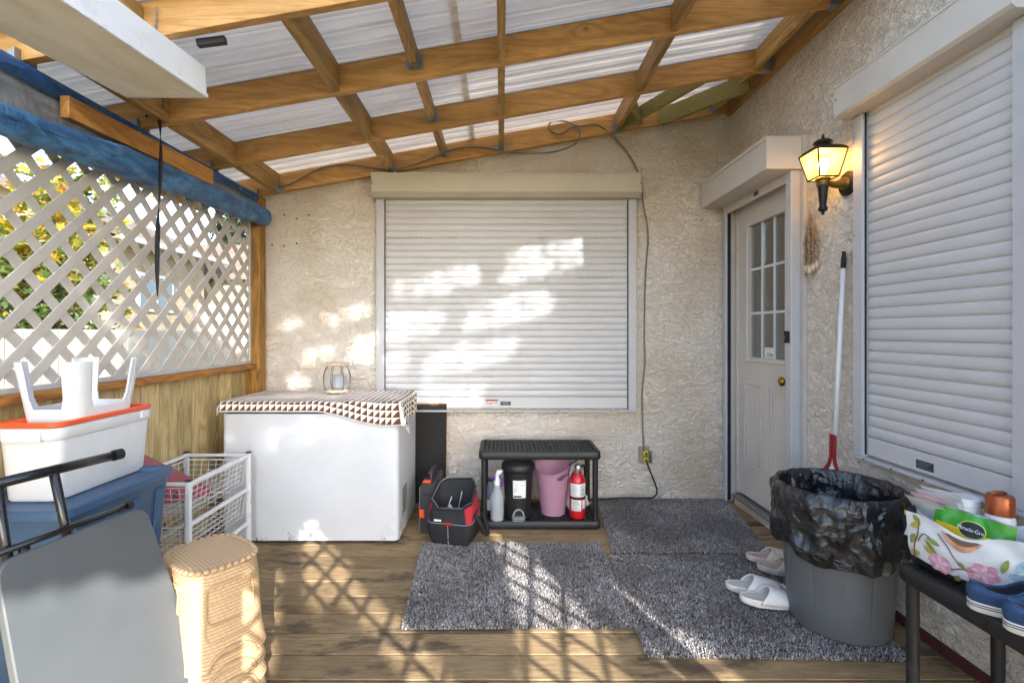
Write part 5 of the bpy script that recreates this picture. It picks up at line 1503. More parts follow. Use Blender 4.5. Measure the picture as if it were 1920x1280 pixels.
for (cu, cv, an, L) in ((0.93, 0.6, 1.1, 0.26), (0.90, 0.42, 0.1, 0.2), (0.955, 0.42, 1.0, 0.2)):
    decal(leafpoly(cu, cv, L, 0.06, an), 'printed_butterfly_wing', M['bfly'])
for pts in (((0.04, 0.1), (0.07, 0.4), (0.11, 0.62), (0.12, 0.85)), ((0.11, 0.5), (0.17, 0.68), (0.24, 0.66)), ((0.3, 0.82), (0.38, 0.66), (0.46, 0.48), (0.54, 0.36), (0.6, 0.36)), ((0.42, 0.24), (0.5, 0.34), (0.55, 0.36))):
    pp = catmull([(a, b, 0) for a, b in pts], 6)
    MB().tube([BF(p.x, p.y, 0.0022) for p in pp], 0.0017, 5).build('printed_stem', M['stem'], fbag, world=True)
decal(blobpoly(0.87, 0.165, 0.03, 3, 0.3), 'printed_logo', M['redpl'])
for q, (a, b) in enumerate(((0.89, 1.0), (0.89, 0.99), (0.885, 0.985))):
    decal([(a, 0.19 - 0.04 * q), (b, 0.19 - 0.04 * q), (b, 0.205 - 0.04 * q), (a, 0.205 - 0.04 * q)], 'printed_line', M['petal'])
# pouch
po = thing('plant_food_pouch', 'green and yellow plant food pouch sticking out of the floral bag', 'pouch', tuple(fa + ux * 0.16 + bw * 0.05 + uy * 0.01))
PW, PH = 0.2, 0.205
pa = fa + ux * 0.034 + bw * 0.035 + uy * 0.015
pup = (uy * 1.0 + bw * 0.18).normalized(); pun = ux.cross(pup)
if pun.dot(un) < 0: pun = -pun
tl = R(-3.5); pux = ux * math.cos(tl) + pup * math.sin(tl); pup2 = pup * math.cos(tl) - ux * math.sin(tl)
def PF(u, v, off=0.0):
    b = 0.022 * math.sin(PI * u) * (1 - v ** 2) + 0.004 * noise.noise(Vector((u * 4, v * 4, 7))) + 0.002 * math.sin(u * 17)
    return pa + pux * PW * u + pup2 * PH * v + pun * (b + off)
MB().grid(26, 18, lambda u, v: PF(u, v)).build('front', M['green'], po, smooth=True, world=True)
MB().grid(26, 18, lambda u, v: PF(u, v) - pun * (0.05 * math.sin(PI * u) * (1 - v) + 0.003)).build('back', M['whitepl'], po, smooth=True, world=True)
MB().grid(26, 1, lambda u, v: PF(u, 0.985 + 0.02 * v, 0.0006)).build('top_seal', M['alum'], po, smooth=True, world=True)
MB().grid(24, 3, lambda u, v: PF(0.03 + 0.87 * u, 0.48 + v * (0.25 - 0.015 * u), 0.001)).build('yellow_band', M['yfoil'], po, smooth=True, world=True)
def pell(r, off, name, m):
    vs_ = [PF(0.52, 0.755, off)] + [PF(0.52 + r * math.cos(a) / PW, 0.755 + 0.78 * r * math.sin(a) / PH, off) for a in [2 * PI * i / 32 for i in range(32)]]
    MB().add(vs_, [(0, 1 + i, 1 + (i + 1) % 32) for i in range(32)]).build(name, m, po, smooth=True, world=True)
pell(0.0345, 0.0025, 'logo_halo', M['glowy']); pell(0.031, 0.0032, 'logo_disc', M['blackink'])
text_mesh('Miracle-Gro', 0.0165, M['whiteink'], po, frame(PF(0.52, 0.755, 0.0095), pux, pup2), world=True, sx=0.82)
jl = thing('white_jar', 'white lidded plastic jar behind the green pouch', 'jar', tuple(fa + ux * 0.085 + bw * 0.145 + uy * 0.004))
MB().lathe([(0.04, 0), (0.042, 0.01), (0.042, 0.205), (0.038, 0.213)], 28).build('body', M['whitepl'], jl, auto=40)
MB().lathe([(0.045, 0.211), (0.045, 0.231), (0.041, 0.235), (0.01, 0.234)], 28).build('lid', M['whitepl'], jl, auto=40)
cpn = thing('copper_bottle', 'bottle with glossy copper brown cap at the end of the floral bag', 'bottle', tuple(fa + ux * 0.18 + bw * 0.14 + uy * 0.004))
MB().lathe([(0.034, 0), (0.036, 0.006), (0.036, 0.2), (0.03, 0.21)], 24).build('body', M['whitepl'], cpn, auto=40)
MB().lathe([(0.035, 0.208), (0.035, 0.262), (0.031, 0.27), (0.012, 0.273)], 24).build('cap', M['copper'], cpn, auto=50)
MB().tube([(-0.03, 0, 0.27), (-0.018, 0, 0.279), (0.01, 0, 0.279), (0.02, 0, 0.273)], 0.004, 8).build('cap_loop', M['copper'], cpn, smooth=True)
rp = thing('folded_paper', 'folded printed paper sack sticking out of the far end of the floral bag', 'paper', tuple(fa + ux * 0.03 + bw * 0.07 + uy * 0.03))
for q in range(4):
    MB().grid(14, 10, lambda u, v, q=q: fa + ux * (-0.035 + 0.11 * v + 0.01 * q) + bw * (0.045 + 0.012 * q + 0.05 * math.sin(u * PI) * (1 - 0.1 * q)) + un * 0.0 + uy * (0.05 + 0.155 * u ** 0.9 + 0.03 * (1 - v) + 0.012 * q + 0.012 * math.sin(v * 3 + u * 5))).build('sheet', M['petal2' if q == 1 else 'bagwhite'], rp, smooth=True, world=True)
MB().grid(8, 4, lambda u, v: fa + ux * (-0.03 + 0.05 * u) + bw * 0.04 + un * 0.004 + uy * (0.155 - 0.02 * u + 0.016 * v)).build('printed_band', M['yfoil'], rp, world=True)
sc_ = MB().grid(26, 14, lambda u, v: fa + ux * (0.29 + 0.05 * u) + bw * (0.06 + 0.07 * v) + uy * (0.15 + 0.035 * math.sin(PI * u) * math.sin(PI * v) + 0.02 * noise.noise(Vector((u * 5, v * 5, 3))))).build('scrunched_cloth', M['petal2'], smooth=True, solid=0.002)
tag(sc_, 'scrunched pink and white cloth at the near end of the floral bag', 'cloth')

# ------------------------------------------------------------------ shoes on the bench
def shoe(label, loc, rz, m, group, L=0.275):
    t = thing('shoe', label, 'shoe', loc, (0, 0, rz), group)
    o = outline(L, 0.078, 0.1, 48)
    def ring(k_, z): return [Vector(((x - L / 2) * k_ + L / 2, y_ * k_, z)) for x, y_ in o]
    MB().loft([ring(0.97, 0.0), ring(1.0, 0.004), ring(1.005, 0.026), ring(0.985, 0.028)]).build('sole', M['sole'], t, auto=50)
    for z in (0.0155, 0.0215):
        MB().tube([p + Vector((0, 0, 0)) for p in ring(1.006, z)], 0.0013, 4, closed=True).build('sole_stripe', M['ink'], t)
    col = []
    for (x, y_) in o:
        f = x / L
        cx_ = 0.008 + f * 0.50 * L; a = math.acos(max(-1, min(1, 1 - 2 * f)))
        hw_ = 0.029 * math.sin(a) ** 0.8
        col.append(Vector((cx_, hw_ * (1 if y_ >= 0 else -1), 0.078 - 0.017 * math.sin(PI * min(1, f * 1.2)) + 0.016 * max(0, f - 0.6) / 0.4)))
    base = ring(0.985, 0.026)
    rows = []
    for k_ in range(9):
        t_ = k_ / 8
        row = []
        for b, c in zip(base, col):
            p = b.lerp(c, t_); bul = math.sin(PI * t_)
            f = b.x / L
            out_ = Vector((b.x - L / 2, b.y * 2.2, 0)).normalized()
            p += out_ * 0.007 * bul + Vector((0, 0, 0.016 * bul * (0.4 + f * 0.9)))
            row.append(p)
        rows.append(row)
    inn_ = [Vector((p.x * 0.96 + 0.004, p.y * 0.9, p.z - 0.003)) for p in col]
    inl = [Vector((p.x * 1.15 + 0.002, p.y * 1.05, 0.032)) for p in col]
    MB().loft(rows + [inn_], capb=False, capt=False).build('upper', m, t, smooth=True)
    MB().loft([inn_, inl], capb=False, capt=True).build('lining', M['ink'], t, smooth=True)
    MB().tube([p + Vector((0, 0, 0.001)) for p in col], 0.0025, 6, closed=True).build('collar_binding', m, t, smooth=True)
    MB().tube([Vector((0.6 * L, s_, 0.07 - 0.03 * abs(s_) / 0.04)) for s_ in (-0.04, -0.02, 0, 0.02, 0.04)], 0.0016, 4).build('toe_seam', m, t)
    return t
zb_n = ZBN + 0.001
shoe('blue canvas slip-on shoe beside the floral bag', (1.345, 1.385, zb_n), R(-24), M['shoeblue'], 'blue slip-on shoes on the bench')
shoe('blue canvas slip-on shoe in front of its pair on the bench', (1.345, 1.285, zb_n), R(-22), M['shoeblue'], 'blue slip-on shoes on the bench')
shoe('dark leather shoe at the near end of the bench', (1.35, 1.195, zb_n), R(-22), M['darkshoe'], None)

# ------------------------------------------------------------------ left foreground: totes, tub, step stool, folding table
def tote(label, z0, H, x0, x1, y0, y1, fill=False):
    t = thing('storage_tote', label, 'storage bin', ((x0 + x1) / 2, (y0 + y1) / 2, z0), group='blue storage totes')
    def lp(g, z, r=0.05): return [(a, b, z) for a, b in rrect(x1 - x0 + 2 * g, y1 - y0 + 2 * g, r + g, 6, (x0 + x1) / 2, (y0 + y1) / 2)]
    MB().loft([lp(-0.06, z0 + 0.002), lp(-0.05, z0 + 0.01), lp(-0.02, z0 + H - 0.07), lp(-0.018, z0 + H - 0.065), lp(-0.012, z0 + H - 0.02), lp(0.0, z0 + H - 0.028), lp(0.004, z0 + H - 0.03), lp(0.004, z0 + H - 0.004), lp(-0.004, z0 + H), lp(-0.03, z0 + H - 0.003), lp(-0.036, z0 + H - 0.012), lp(-0.065, z0 + 0.03)], capt=True).build('body', M['blue'], t, auto=45, world=True)
    for k in range(4):
        yv = y0 + 0.08 + (y1 - y0 - 0.16) * k / 3
        MB().hexa([(x1 - 0.075, yv - 0.018, z0 + 0.02), (x1 - 0.042, yv - 0.018, z0 + 0.02), (x1 - 0.042, yv + 0.018, z0 + 0.02), (x1 - 0.075, yv + 0.018, z0 + 0.02),
                   (x1 - 0.04, yv - 0.022, z0 + H - 0.07), (x1 - 0.012, yv - 0.022, z0 + H - 0.07), (x1 - 0.012, yv + 0.022, z0 + H - 0.07), (x1 - 0.04, yv + 0.022, z0 + H - 0.07)]).build('rib', M['blue'], t, world=True, bevel=0.004)
    if fill:
        MB().loft([lp(-0.05, z0 + H - 0.03), lp(-0.045, z0 + H - 0.016)]).build('inner_lid', M['blue'], t, world=True)
    return t
tote('blue storage tote with the white tub standing on it', 0.30, 0.405, -1.845, -1.40, 1.535, 2.075, True)
tote('lower blue storage tote under the one that carries the white tub', 0.003, 0.325, -1.835, -1.41, 1.545, 2.065)
tub = thing('white_tub', 'white rectangular tub with orange rim standing on the blue tote', 'tub', (-1.62, 1.86, 0.691))
ux0, ux1, uy0, uy1 = -1.745, -1.515, 1.635, 2.105
def tl_(g, z, r=0.045): return [(a, b, z) for a, b in rrect(ux1 - ux0 + 2 * g, uy1 - uy0 + 2 * g, r + g * 0.5, 6, (ux0 + ux1) / 2, (uy0 + uy1) / 2)]
MB().loft([tl_(-0.028, 0.692), tl_(-0.022, 0.70), tl_(-0.008, 0.905), tl_(-0.002, 0.908), tl_(0.0, 0.91), tl_(0.003, 0.948), tl_(-0.004, 0.95), tl_(-0.012, 0.945), tl_(-0.035, 0.71)], capt=True).build('body', M['whitepl'], tub, auto=45, world=True)
MB().loft([tl_(-0.002, 0.951), tl_(0.001, 0.954), tl_(0.001, 0.966), tl_(-0.004, 0.969), tl_(-0.02, 0.967), tl_(-0.024, 0.945), tl_(-0.028, 0.93)], capb=False, capt=False).build('orange_rim', M['orange'], tub, auto=45, world=True)
MB().box(ux0 + 0.05, ux1 - 0.05, uy0 - 0.011, uy0 - 0.001, 0.905, 0.944).build('handle_lug', M['whitepl'], tub, world=True, bevel=0.003)
MB().box(ux1 - 0.002, ux1 + 0.007, uy1 - 0.09, uy1 - 0.05, 0.918, 0.946).build('clip', M['whitepl'], tub, world=True, bevel=0.003)
# upturned step stool: a tapered shell with an arch cut into every side so four corner legs point up
ss = thing('step_stool', 'white plastic step stool standing upside down in the white tub', 'step stool', (-1.63, 1.865, 0.90))
sx0, sy0, sx1, sy1 = -1.745, 1.72, -1.525, 2.02
_sp = [Vector((a_, b_, 0)) for a_, b_ in rrect(1, 1, 0.16, 10)]; _sp.append(_sp[0])
_sc = [0.0]
for p_, q_ in zip(_sp, _sp[1:]): _sc.append(_sc[-1] + (q_ - p_).length)
def sq_at(u):
    t_ = (u % 1.0) * _sc[-1]
    for i_ in range(len(_sp) - 1):
        if _sc[i_ + 1] >= t_:
            p_ = _sp[i_].lerp(_sp[i_ + 1], (t_ - _sc[i_]) / max(1e-9, _sc[i_ + 1] - _sc[i_])); return p_.x, p_.y
    return _sp[0].x, _sp[0].y
def stool_pt(u, v):
    px, py = sq_at(u)
    W_ = (sx1 - sx0) * (0.84 + 0.26 * v); D_ = (sy1 - sy0) * (0.84 + 0.26 * v)
    return ((sx0 + sx1) / 2 + px * W_, (sy0 + sy1) / 2 + py * D_, 0.90 + 0.272 * v)
def stool_keep(u, v):
    px, py = sq_at(u)
    q = min(abs(px), abs(py)); lim = 0.5 - 0.16 - 0.05
    if q > lim: return True
    edge = 0.36 + 0.2 * max(0, (q - lim + 0.07) / 0.07) ** 3
    return v < edge
MB().grid(220, 60, stool_pt, keep=stool_keep).build('shell', M['whitepl'], ss, smooth=True, solid=0.006, world=True)
MB().loft([[(sx0 + 0.02, sy0 + 0.02, z), (sx1 - 0.02, sy0 + 0.02, z), (sx1 - 0.02, sy1 - 0.02, z), (sx0 + 0.02, sy1 - 0.02, z)] for z in (0.899, 0.905)]).build('top', M['whitepl'], ss, world=True)

# folding table leaning on the tote
ft = thing('folding_table', 'grey folding table with black tube legs leaning on the blue tote', 'folding table', (-0.95, 1.33, 0.004))
TA, TB = Vector((-1.215, 1.150, 0.725)), Vector((-1.118, 1.515, 0.735))   # top corners near and far
tx = (TB - TA).normalized()
BA = Vector((-1.02, 1.10, 0.02)); BB = Vector((-0.905, 1.515, 0.02))
TW = (TB - TA).length
dn = ((BA + BB) / 2 - (TA + TB) / 2); TLn = dn.length; dn = dn.normalized()
tn = tx.cross(dn).normalized()
if tn.x < 0: tn = -tn
def TP(a, b, off=0.0): return TA + tx * a + dn * b + tn * off
pl2 = []
r_ = 0.045
for (cx_, cy_, a0) in ((TW - r_, r_, -90), (TW - r_ + 0.05, TLn - r_, 0), (r_ - 0.03, TLn - r_, 90), (r_, r_, 180)):
    for i in range(7):
        a = R(a0 + 15 * i); pl2.append((cx_ + r_ * math.cos(a), cy_ + r_ * math.sin(a)))
MB().loft([[TP(a, b, -0.024) for a, b in pl2], [TP(a, b, -0.004) for a, b in pl2], [TP(TW / 2 + (a - TW / 2) * 0.985, TLn / 2 + (b - TLn / 2) * 0.99, 0.0) for a, b in pl2]]).build('top', M['grey'], ft, auto=30, world=True)
t1, t2 = at(-12, 908, 1.165), at(224, 851, 1.47)
MB().tube([t1 - (t2 - t1) * 0.25, t2], 0.0135, 12).build('foot_bar', M['iron'], ft, smooth=True, world=True)
MB().tube([t2 - (t2 - t1) * 0.06, t2 + (t2 - t1) * 0.02], 0.0165, 12).build('foot_cap', M['rubber'], ft, world=True, auto=40)
u1, u2 = at(-15, 1042, 1.15), at(244, 946, 1.48)
MB().tube([u1 - (u2 - u1) * 0.2, u2], 0.0085, 10).build('lower_bar', M['iron'], ft, smooth=True, world=True)
MB().tube([u2 - (u2 - u1) * 0.03, u2 + (u2 - u1) * 0.02], 0.0105, 10).build('bar_cap', M['rubber'], ft, world=True, auto=40)
def edge_at(px):
    return min((TA + tx * TW * k_ / 60 for k_ in range(-20, 80)), key=lambda p: abs(940 + 900 * p.x / p.y - px))
for (a, px) in (((100, 880), 141), ((-6, 912), 30)):
    e_ = edge_at(px); q1_ = e_ - tn * 0.036
    f_ = min((t1 + (t2 - t1) * k_ / 60 for k_ in range(-20, 61)), key=lambda p: abs(940 + 900 * p.x / p.y - a[0]))
    MB().tube([f_, q1_, q1_ + dn * 0.3], 0.0115, 12).build('leg', M['iron'], ft, smooth=True, world=True)
q0 = edge_at(62) - tn * 0.03 + Vector((0, 0, 0.02))
MB().tube([q0, q0 + Vector((0.0, 0, -0.06))], 0.012, 10).build('leg_bracket', M['iron'], ft, smooth=True, world=True)

# ------------------------------------------------------------------ rattan stools, a stack of five
NP = 72
_raw = []
for i_ in range(721):
    a_ = 2 * PI * i_ / 720; c_, s_2 = math.cos(a_), math.sin(a_)
    _raw.append(Vector((0.145 * math.copysign(abs(c_) ** 0.62, c_), 0.1175 * math.copysign(abs(s_2) ** 0.62, s_2), 0)))
_cum = [0.0]
for p_, q_ in zip(_raw, _raw[1:]): _cum.append(_cum[-1] + (q_ - p_).length)
def st_out(W_, D_, k_):
    """rounded oblong outline by arc length; quarter points stay at 0, .25, .5, .75"""
    import bisect
    t_ = (k_ % 1.0) * _cum[-1]; i_ = min(719, max(0, bisect.bisect_right(_cum, t_) - 1))
    f_ = (t_ - _cum[i_]) / max(1e-9, _cum[i_ + 1] - _cum[i_]); p_ = _raw[i_].lerp(_raw[i_ + 1], f_)
    return (p_.x * W_ / 0.29, p_.y * D_ / 0.235)
SH = 0.30
def skirt(u, v):
    z = SH * v
    k_ = 1.17 - 0.17 * v
    x, y_ = st_out(0.29 * k_, 0.235 * k_, u)
    # flared feet at the bottom edge
    fl = 1 + 0.05 * math.exp(-v / 0.08)
    return (x * fl, y_ * fl, z)
per_ = 0.86
def skeep(u, v):
    # arch on every side, feet at the four corners
    a = (u * 4) % 1.0; d = abs(a - 0.0) if a < 0.5 else abs(1 - a)
    wd = 0.27
    h_ = 0.17 * math.sqrt(max(0, 1 - (d / wd) ** 2)) if d < wd else 0
    return v > h_
sk_me = MB().grid(NP * 2, 40, skirt, lambda u, v: (u * per_ * (1.15 - 0.15 * v), v * SH), keep=skeep)
frms = []
def ring_panel(uc, du, v0, v1, off=0.004):
    pts = []
    for i in range(28):
        a = 2 * PI * i / 28
        cu = math.copysign(abs(math.cos(a)) ** 0.4, math.cos(a)); cv = math.copysign(abs(math.sin(a)) ** 0.4, math.sin(a))
        p = Vector(skirt((uc + du * cu) % 1.0, (v0 + v1) / 2 + (v1 - v0) / 2 * cv)); o_ = Vector((p.x, p.y, 0)).normalized() * off
        pts.append(p + o_)
    frms.append(MB().tube(pts, 0.0035, 6, closed=True))
for uc in (0.0, 0.25, 0.5, 0.75):
    ring_panel(uc, 0.075, 0.45, 0.86)
archs = []
for uc in (0, 0.25, 0.5, 0.75):
    pts = []
    for i in range(17):
        d = -0.27 + 0.54 * i / 16
        h_ = 0.17 * math.sqrt(max(0, 1 - (d / 0.27) ** 2))
        p = Vector(skirt((uc + d / 4) % 1.0, h_)); pts.append(p + Vector((p.x, p.y, 0)).normalized() * 0.004)
    archs.append(MB().tube(pts, 0.004, 6))
seat = MB().grid(NP, 12, lambda u, v: (skirt(u, 1)[0] * (1 - v), skirt(u, 1)[1] * (1 - v), SH + 0.008 * math.sin(min(1, v * 5) * PI / 2)), lambda u, v: (skirt(u, 1)[0] * (1 - v), skirt(u, 1)[1] * (1 - v)))
sc_n = MB()
for i in range(40):
    x, y_, z = skirt(i / 40, 1.0)
    sc_n.lathe([(0.004, -0.008), (0.0115, -0.004), (0.0125, 0.002), (0.008, 0.007), (0.002, 0.009)], 8, (x * 0.97, y_ * 0.97, z))
stl = thing('rattan_stool', 'tan rattan look plastic stool on top of the stack of five', 'stool', (-1.0, 1.655, 0.216 + 0.002), (0, 0, R(-38)), 'stack of tan plastic stools')
parts = [sk_me.build('skirt', M['weave'], stl, smooth=True), seat.build('seat', M['weave'], stl, smooth=True), sc_n.build('scalloped_rim', M['weave'], stl, smooth=True)]
parts += [q.build('panel_frame', M['weave'], stl, smooth=True) for q in frms] + [q.build('arch_edge', M['weave'], stl, smooth=True) for q in archs]
names = ['tan rattan look stool at the bottom of the stack, standing on the deck', 'tan rattan look stool second from the bottom of the stack', 'tan rattan look stool in the middle of the stack', 'tan rattan look stool second from the top of the stack']
for q in range(4):
    c = stl.copy(); COL.objects.link(c); c.location = (-1.0 + rnd.uniform(-0.003, 0.003), 1.655, 0.002 + 0.054 * q)
    c['label'] = names[q]
    for p_ in parts:
        share(p_, p_.name.split('.')[0], c)

# ------------------------------------------------------------------ white wire basket frame and red folder
wb = thing('wire_basket', 'white wire basket drawer frame beside the freezer', 'wire basket', (-1.66, 2.55, 0.003))
wx0, wx1, wy0_, wy1_ = -1.845, -1.482, 2.275, 2.815
for (x, y_) in ((wx0, wy0_), (wx1, wy0_), (wx0, wy1_), (wx1, wy1_)):
    MB().box(x - 0.011, x + 0.011, y_ - 0.011, y_ + 0.011, 0.003, 0.57).build('post', M['white'], wb, world=True, bevel=0.003)
    MB().box(x - 0.0125, x + 0.0125, y_ - 0.0125, y_ + 0.0125, 0.5705, 0.58).build('post_cap', M['case'], wb, world=True, bevel=0.003)
for z in (0.558, 0.363, 0.165):
    for x in (wx0, wx1):
        MB().box(x - 0.009, x + 0.009, wy0_ + 0.012, wy1_ - 0.012, z - 0.009, z + 0.009).build('side_rail', M['white'], wb, world=True, bevel=0.003)
for y_ in (wy0_, wy1_):
    MB().box(wx0 + 0.012, wx1 - 0.012, y_ - 0.008, y_ + 0.008, 0.551, 0.567).build('end_rail', M['white'], wb, world=True, bevel=0.003)
for ztop in (0.535, 0.345):
    bk = MB(); zbm = ztop - 0.13
    bx0, bx1, by0, by1 = wx0 + 0.014, wx1 - 0.014, wy0_ + 0.014, wy1_ - 0.014
    def ringw(g, z, r): bk.tube([(a, b, z) for a, b in rrect(bx1 - bx0 - 2 * g, by1 - by0 - 2 * g, 0.02, 3, (bx0 + bx1) / 2, (by0 + by1) / 2)], r, 5, closed=True)
    ringw(0.0, ztop, 0.0035)
    for k in range(1, 5): ringw(0.004 * k, ztop - 0.13 * k / 4.6, 0.0016)
    n = 13
    for k in range(n + 1):
        y_ = by0 + (by1 - by0) * k / n
        bk.tube([(bx0, y_, ztop), (bx0 + 0.018, y_, zbm), (bx1 - 0.018, y_, zbm), (bx1, y_, ztop)], 0.0016, 5)
    for k in range(9):
        x = bx0 + (bx1 - bx0) * k / 8
        bk.tube([(x, by0, ztop), (x, by0 + 0.018, zbm), (x, by1 - 0.018, zbm), (x, by1, ztop)], 0.0016, 5)
    bk.build('basket', M['white'], wb, world=True)
rf = thing('red_folder', 'dark red flat sleeve slanting in the white wire basket', 'sleeve', (-1.7, 2.4, 0.36))
Mr = frame(Vector((-1.79, 2.33, 0.415)), (0.28, 0.26, -0.0), (-0.12, 0.04, 0.3))
MB().add([(-0.02, 0, 0), (0.33, 0, 0), (0.34, 0.03, 0), (-0.02, 0.32, 0), (-0.02, 0, 0.012), (0.33, 0, 0.012), (0.34, 0.03, 0.012), (-0.02, 0.32, 0.012)], [(3, 2, 1, 0), (4, 5, 6, 7), (0, 1, 5, 4), (1, 2, 6, 5), (2, 3, 7, 6), (3, 0, 4, 7)], Mr).build('cover', M['redpl'], rf, world=True, bevel=0.002)
for k in range(5):
    MB().tube([Mr @ Vector((0.03 + 0.05 * k + 0.012 * math.cos(a), 0.03 + 0.012 * math.sin(a), 0.014)) for a in [0.5 + 4.5 * i / 10 for i in range(11)]], 0.003, 5).build('printed_scroll', M['ink'], rf, world=True)

# ------------------------------------------------------------------ outside: fence, neighbour houses, trees
fn = thing('fence', 'cream vertical board fence beyond the lattice', 'fence', (-3.6, 4.5, -0.45))
y = 0.5
while y < 6.45:
    MB().box(-3.62, -3.6 + rnd.uniform(0, 0.004), y, y + 0.136, -0.43, 1.30).build('board', M['fence'], fn, world=True, bevel=0.004, seg=1)
    y += 0.142
for z in (0.0, 1.1):
    MB().box(-3.66, -3.621, 0.5, 6.45, z, z + 0.089).build('rail', M['fence'], fn, world=True)
fn2 = thing('fence', 'taller cream fence section crossing beyond the far end of the lattice', 'fence', (-3.4, 6.5, -0.45))
x = -4.12
while x < -1.9:
    MB().box(x, x + 0.136, 6.5, 6.52, -0.43, 1.66).build('board', M['fence'], fn2, world=True, bevel=0.004, seg=1)
    x += 0.142

def house(label, X, y0, y1, ze, depth, over=0.45, rise=0.42, win=()):
    """wall facing +X at X, eave along Y at height ze"""
    h = thing('neighbour_house', label, 'house', (X - depth / 2, (y0 + y1) / 2, -0.45))
    MB().box(X - depth, X, y0, y1, -0.45, ze).build('wall', M['stucco2'], h, world=True)
    e0, e1 = y0 - over, y1 + over
    xr = X - depth / 2; zr = ze + (depth / 2 + over) * rise
    rf_ = MB()
    rf_.hexa([(X + over, e0, ze), (X + over, e1, ze), (xr, e1, zr), (xr, e0, zr), (X + over, e0, ze + 0.06), (X + over, e1, ze + 0.06), (xr, e1, zr + 0.06), (xr, e0, zr + 0.06)])
    rf_.hexa([(X - depth - over, e1, ze), (X - depth - over, e0, ze), (xr, e0, zr), (xr, e1, zr), (X - depth - over, e1, ze + 0.06), (X - depth - over, e0, ze + 0.06), (xr, e0, zr + 0.06), (xr, e1, zr + 0.06)])
    r_o = rf_.build('roof', M['shingle'], h, world=True)
    MB().add([(X, y0 + .001, ze), (X - depth, y0 + .001, ze), (xr, y0 + .001, zr)], [(0, 1, 2)]).build('gable', M['stucco2'], h, world=True)
    MB().add([(X, y1 - .001, ze), (X - depth, y1 - .001, ze), (xr, y1 - .001, zr)], [(0, 1, 2)]).build('gable', M['stucco2'], h, world=True)
    MB().box(X + over, X + over + 0.1, e0, e1, ze - 0.07, ze + 0.05).build('gutter', M['housewhite'], r_o, world=True, bevel=0.02)
    MB().box(X + 0.001, X + over - 0.002, e0, e1, ze - 0.03, ze - 0.005).build('soffit', M['housewhite'], r_o, world=True)
    for (a, b, c, d) in win:
        wd = MB().box(X + 0.001, X + 0.05, a, b, c, d).build('window', M['housewhite'], h, world=True, bevel=0.005, seg=1)
        mid_ = (a + b) / 2
        for (p_, q_) in ((a + 0.07, mid_ - 0.03), (mid_ + 0.03, b - 0.07)):
            MB().box(X + 0.051, X + 0.056, p_, q_, c + 0.07, d - 0.07).build('pane', M['shade'], wd, world=True)
    return h
house('beige stucco neighbour house with brown roof and white gutter beyond the fence', -8.3, 10.3, 13.4, 3.25, 7.0, win=((10.9, 12.1, 1.75, 2.65),))
house('second neighbour house with brown shingle roof behind the yellow tree', -10.5, 4.0, 10.0, 3.15, 7.0, rise=0.5)
gar = thing('garage', 'tan garage wall in shade between the neighbour house and the fence', 'garage', (-7.5, 15.0, -0.45))
MB().box(-9.8, -6.9, 14.2, 18.0, -0.45, 2.8).build('wall', M['stucco2'], gar, world=True)
MB().hexa([(-10.2, 13.9, 2.8), (-6.6, 13.9, 2.8), (-6.6, 18.2, 2.8), (-10.2, 18.2, 2.8), (-9.4, 15, 4.0), (-7.4, 15, 4.0), (-7.4, 17, 4.0), (-9.4, 17, 4.0)]).build('roof', M['shingle'], gar, world=True)

def lobed(size, rr):
    """five lobed leaf, flat in its own plane"""
    pts = []
    for i, (a, r) in enumerate(((-90, 0.12), (-55, 0.55), (-35, 0.42), (-5, 0.85), (25, 0.5), (55, 0.95), (75, 0.55), (90, 1.05), (105, 0.55), (125, 0.95), (155, 0.5), (185, 0.85), (215, 0.42), (235, 0.55))):
        pts.append((size * 0.5 * r * math.cos(R(a)), size * 0.5 * r * math.sin(R(a)), 0.08 * size * abs(math.cos(R(a)))))
    return pts
def leaves(name, m, parent, pos, size, rr, fancy=False):
    vs_, fs_ = [], []
    for p in pos:
        s = size * rr.uniform(0.65, 1.3)
        q = Matrix.Rotation(rr.uniform(0, 2 * PI), 3, 'Z') @ Matrix.Rotation(rr.uniform(-1.3, 1.3), 3, 'X') @ Matrix.Rotation(rr.uniform(0, 2 * PI), 3, 'Z')
        loc = lobed(s, rr) if fancy else [(0, -s * .5, 0), (s * .3, 0, s * .1), (0, s * .55, 0), (-s * .3, 0, s * .1)]
        b = len(vs_)
        for l in loc: vs_.append(Vector(p) + q @ Vector(l))
        if fancy:
            fs_.append(tuple(range(b, b + len(loc))))
        else:
            fs_ += [(b, b + 1, b + 2), (b, b + 2, b + 3)]
    mb_ = MB(); mb_.v = vs_; mb_.f = fs_
    return mb_.build(name, m, parent, world=True)
def limbs(parent, base, tips, r0, rr, name='trunk', m='trunk', fork=0.45):
    base = Vector(base); mb_ = MB()
    top = base + Vector((0, 0, (max(t[2] for t in tips) - base.z) * fork))
    mb_.tube([base, base.lerp(top, .5) + Vector((rr.uniform(-.05, .05), rr.uniform(-.05, .05), 0)), top], [r0, r0 * .85, r0 * .7], 10)
    for t in tips:
        t = Vector(t); m1 = top.lerp(t, .5) + Vector((rr.uniform(-.1, .1), rr.uniform(-.1, .1), rr.uniform(0, .15)))
        mb_.tube([top - Vector((0, 0, .1)), m1, t], [r0 * .45, r0 * .25, r0 * .07], 7)
    mb_.build(name, M[m], parent, world=True, smooth=True)

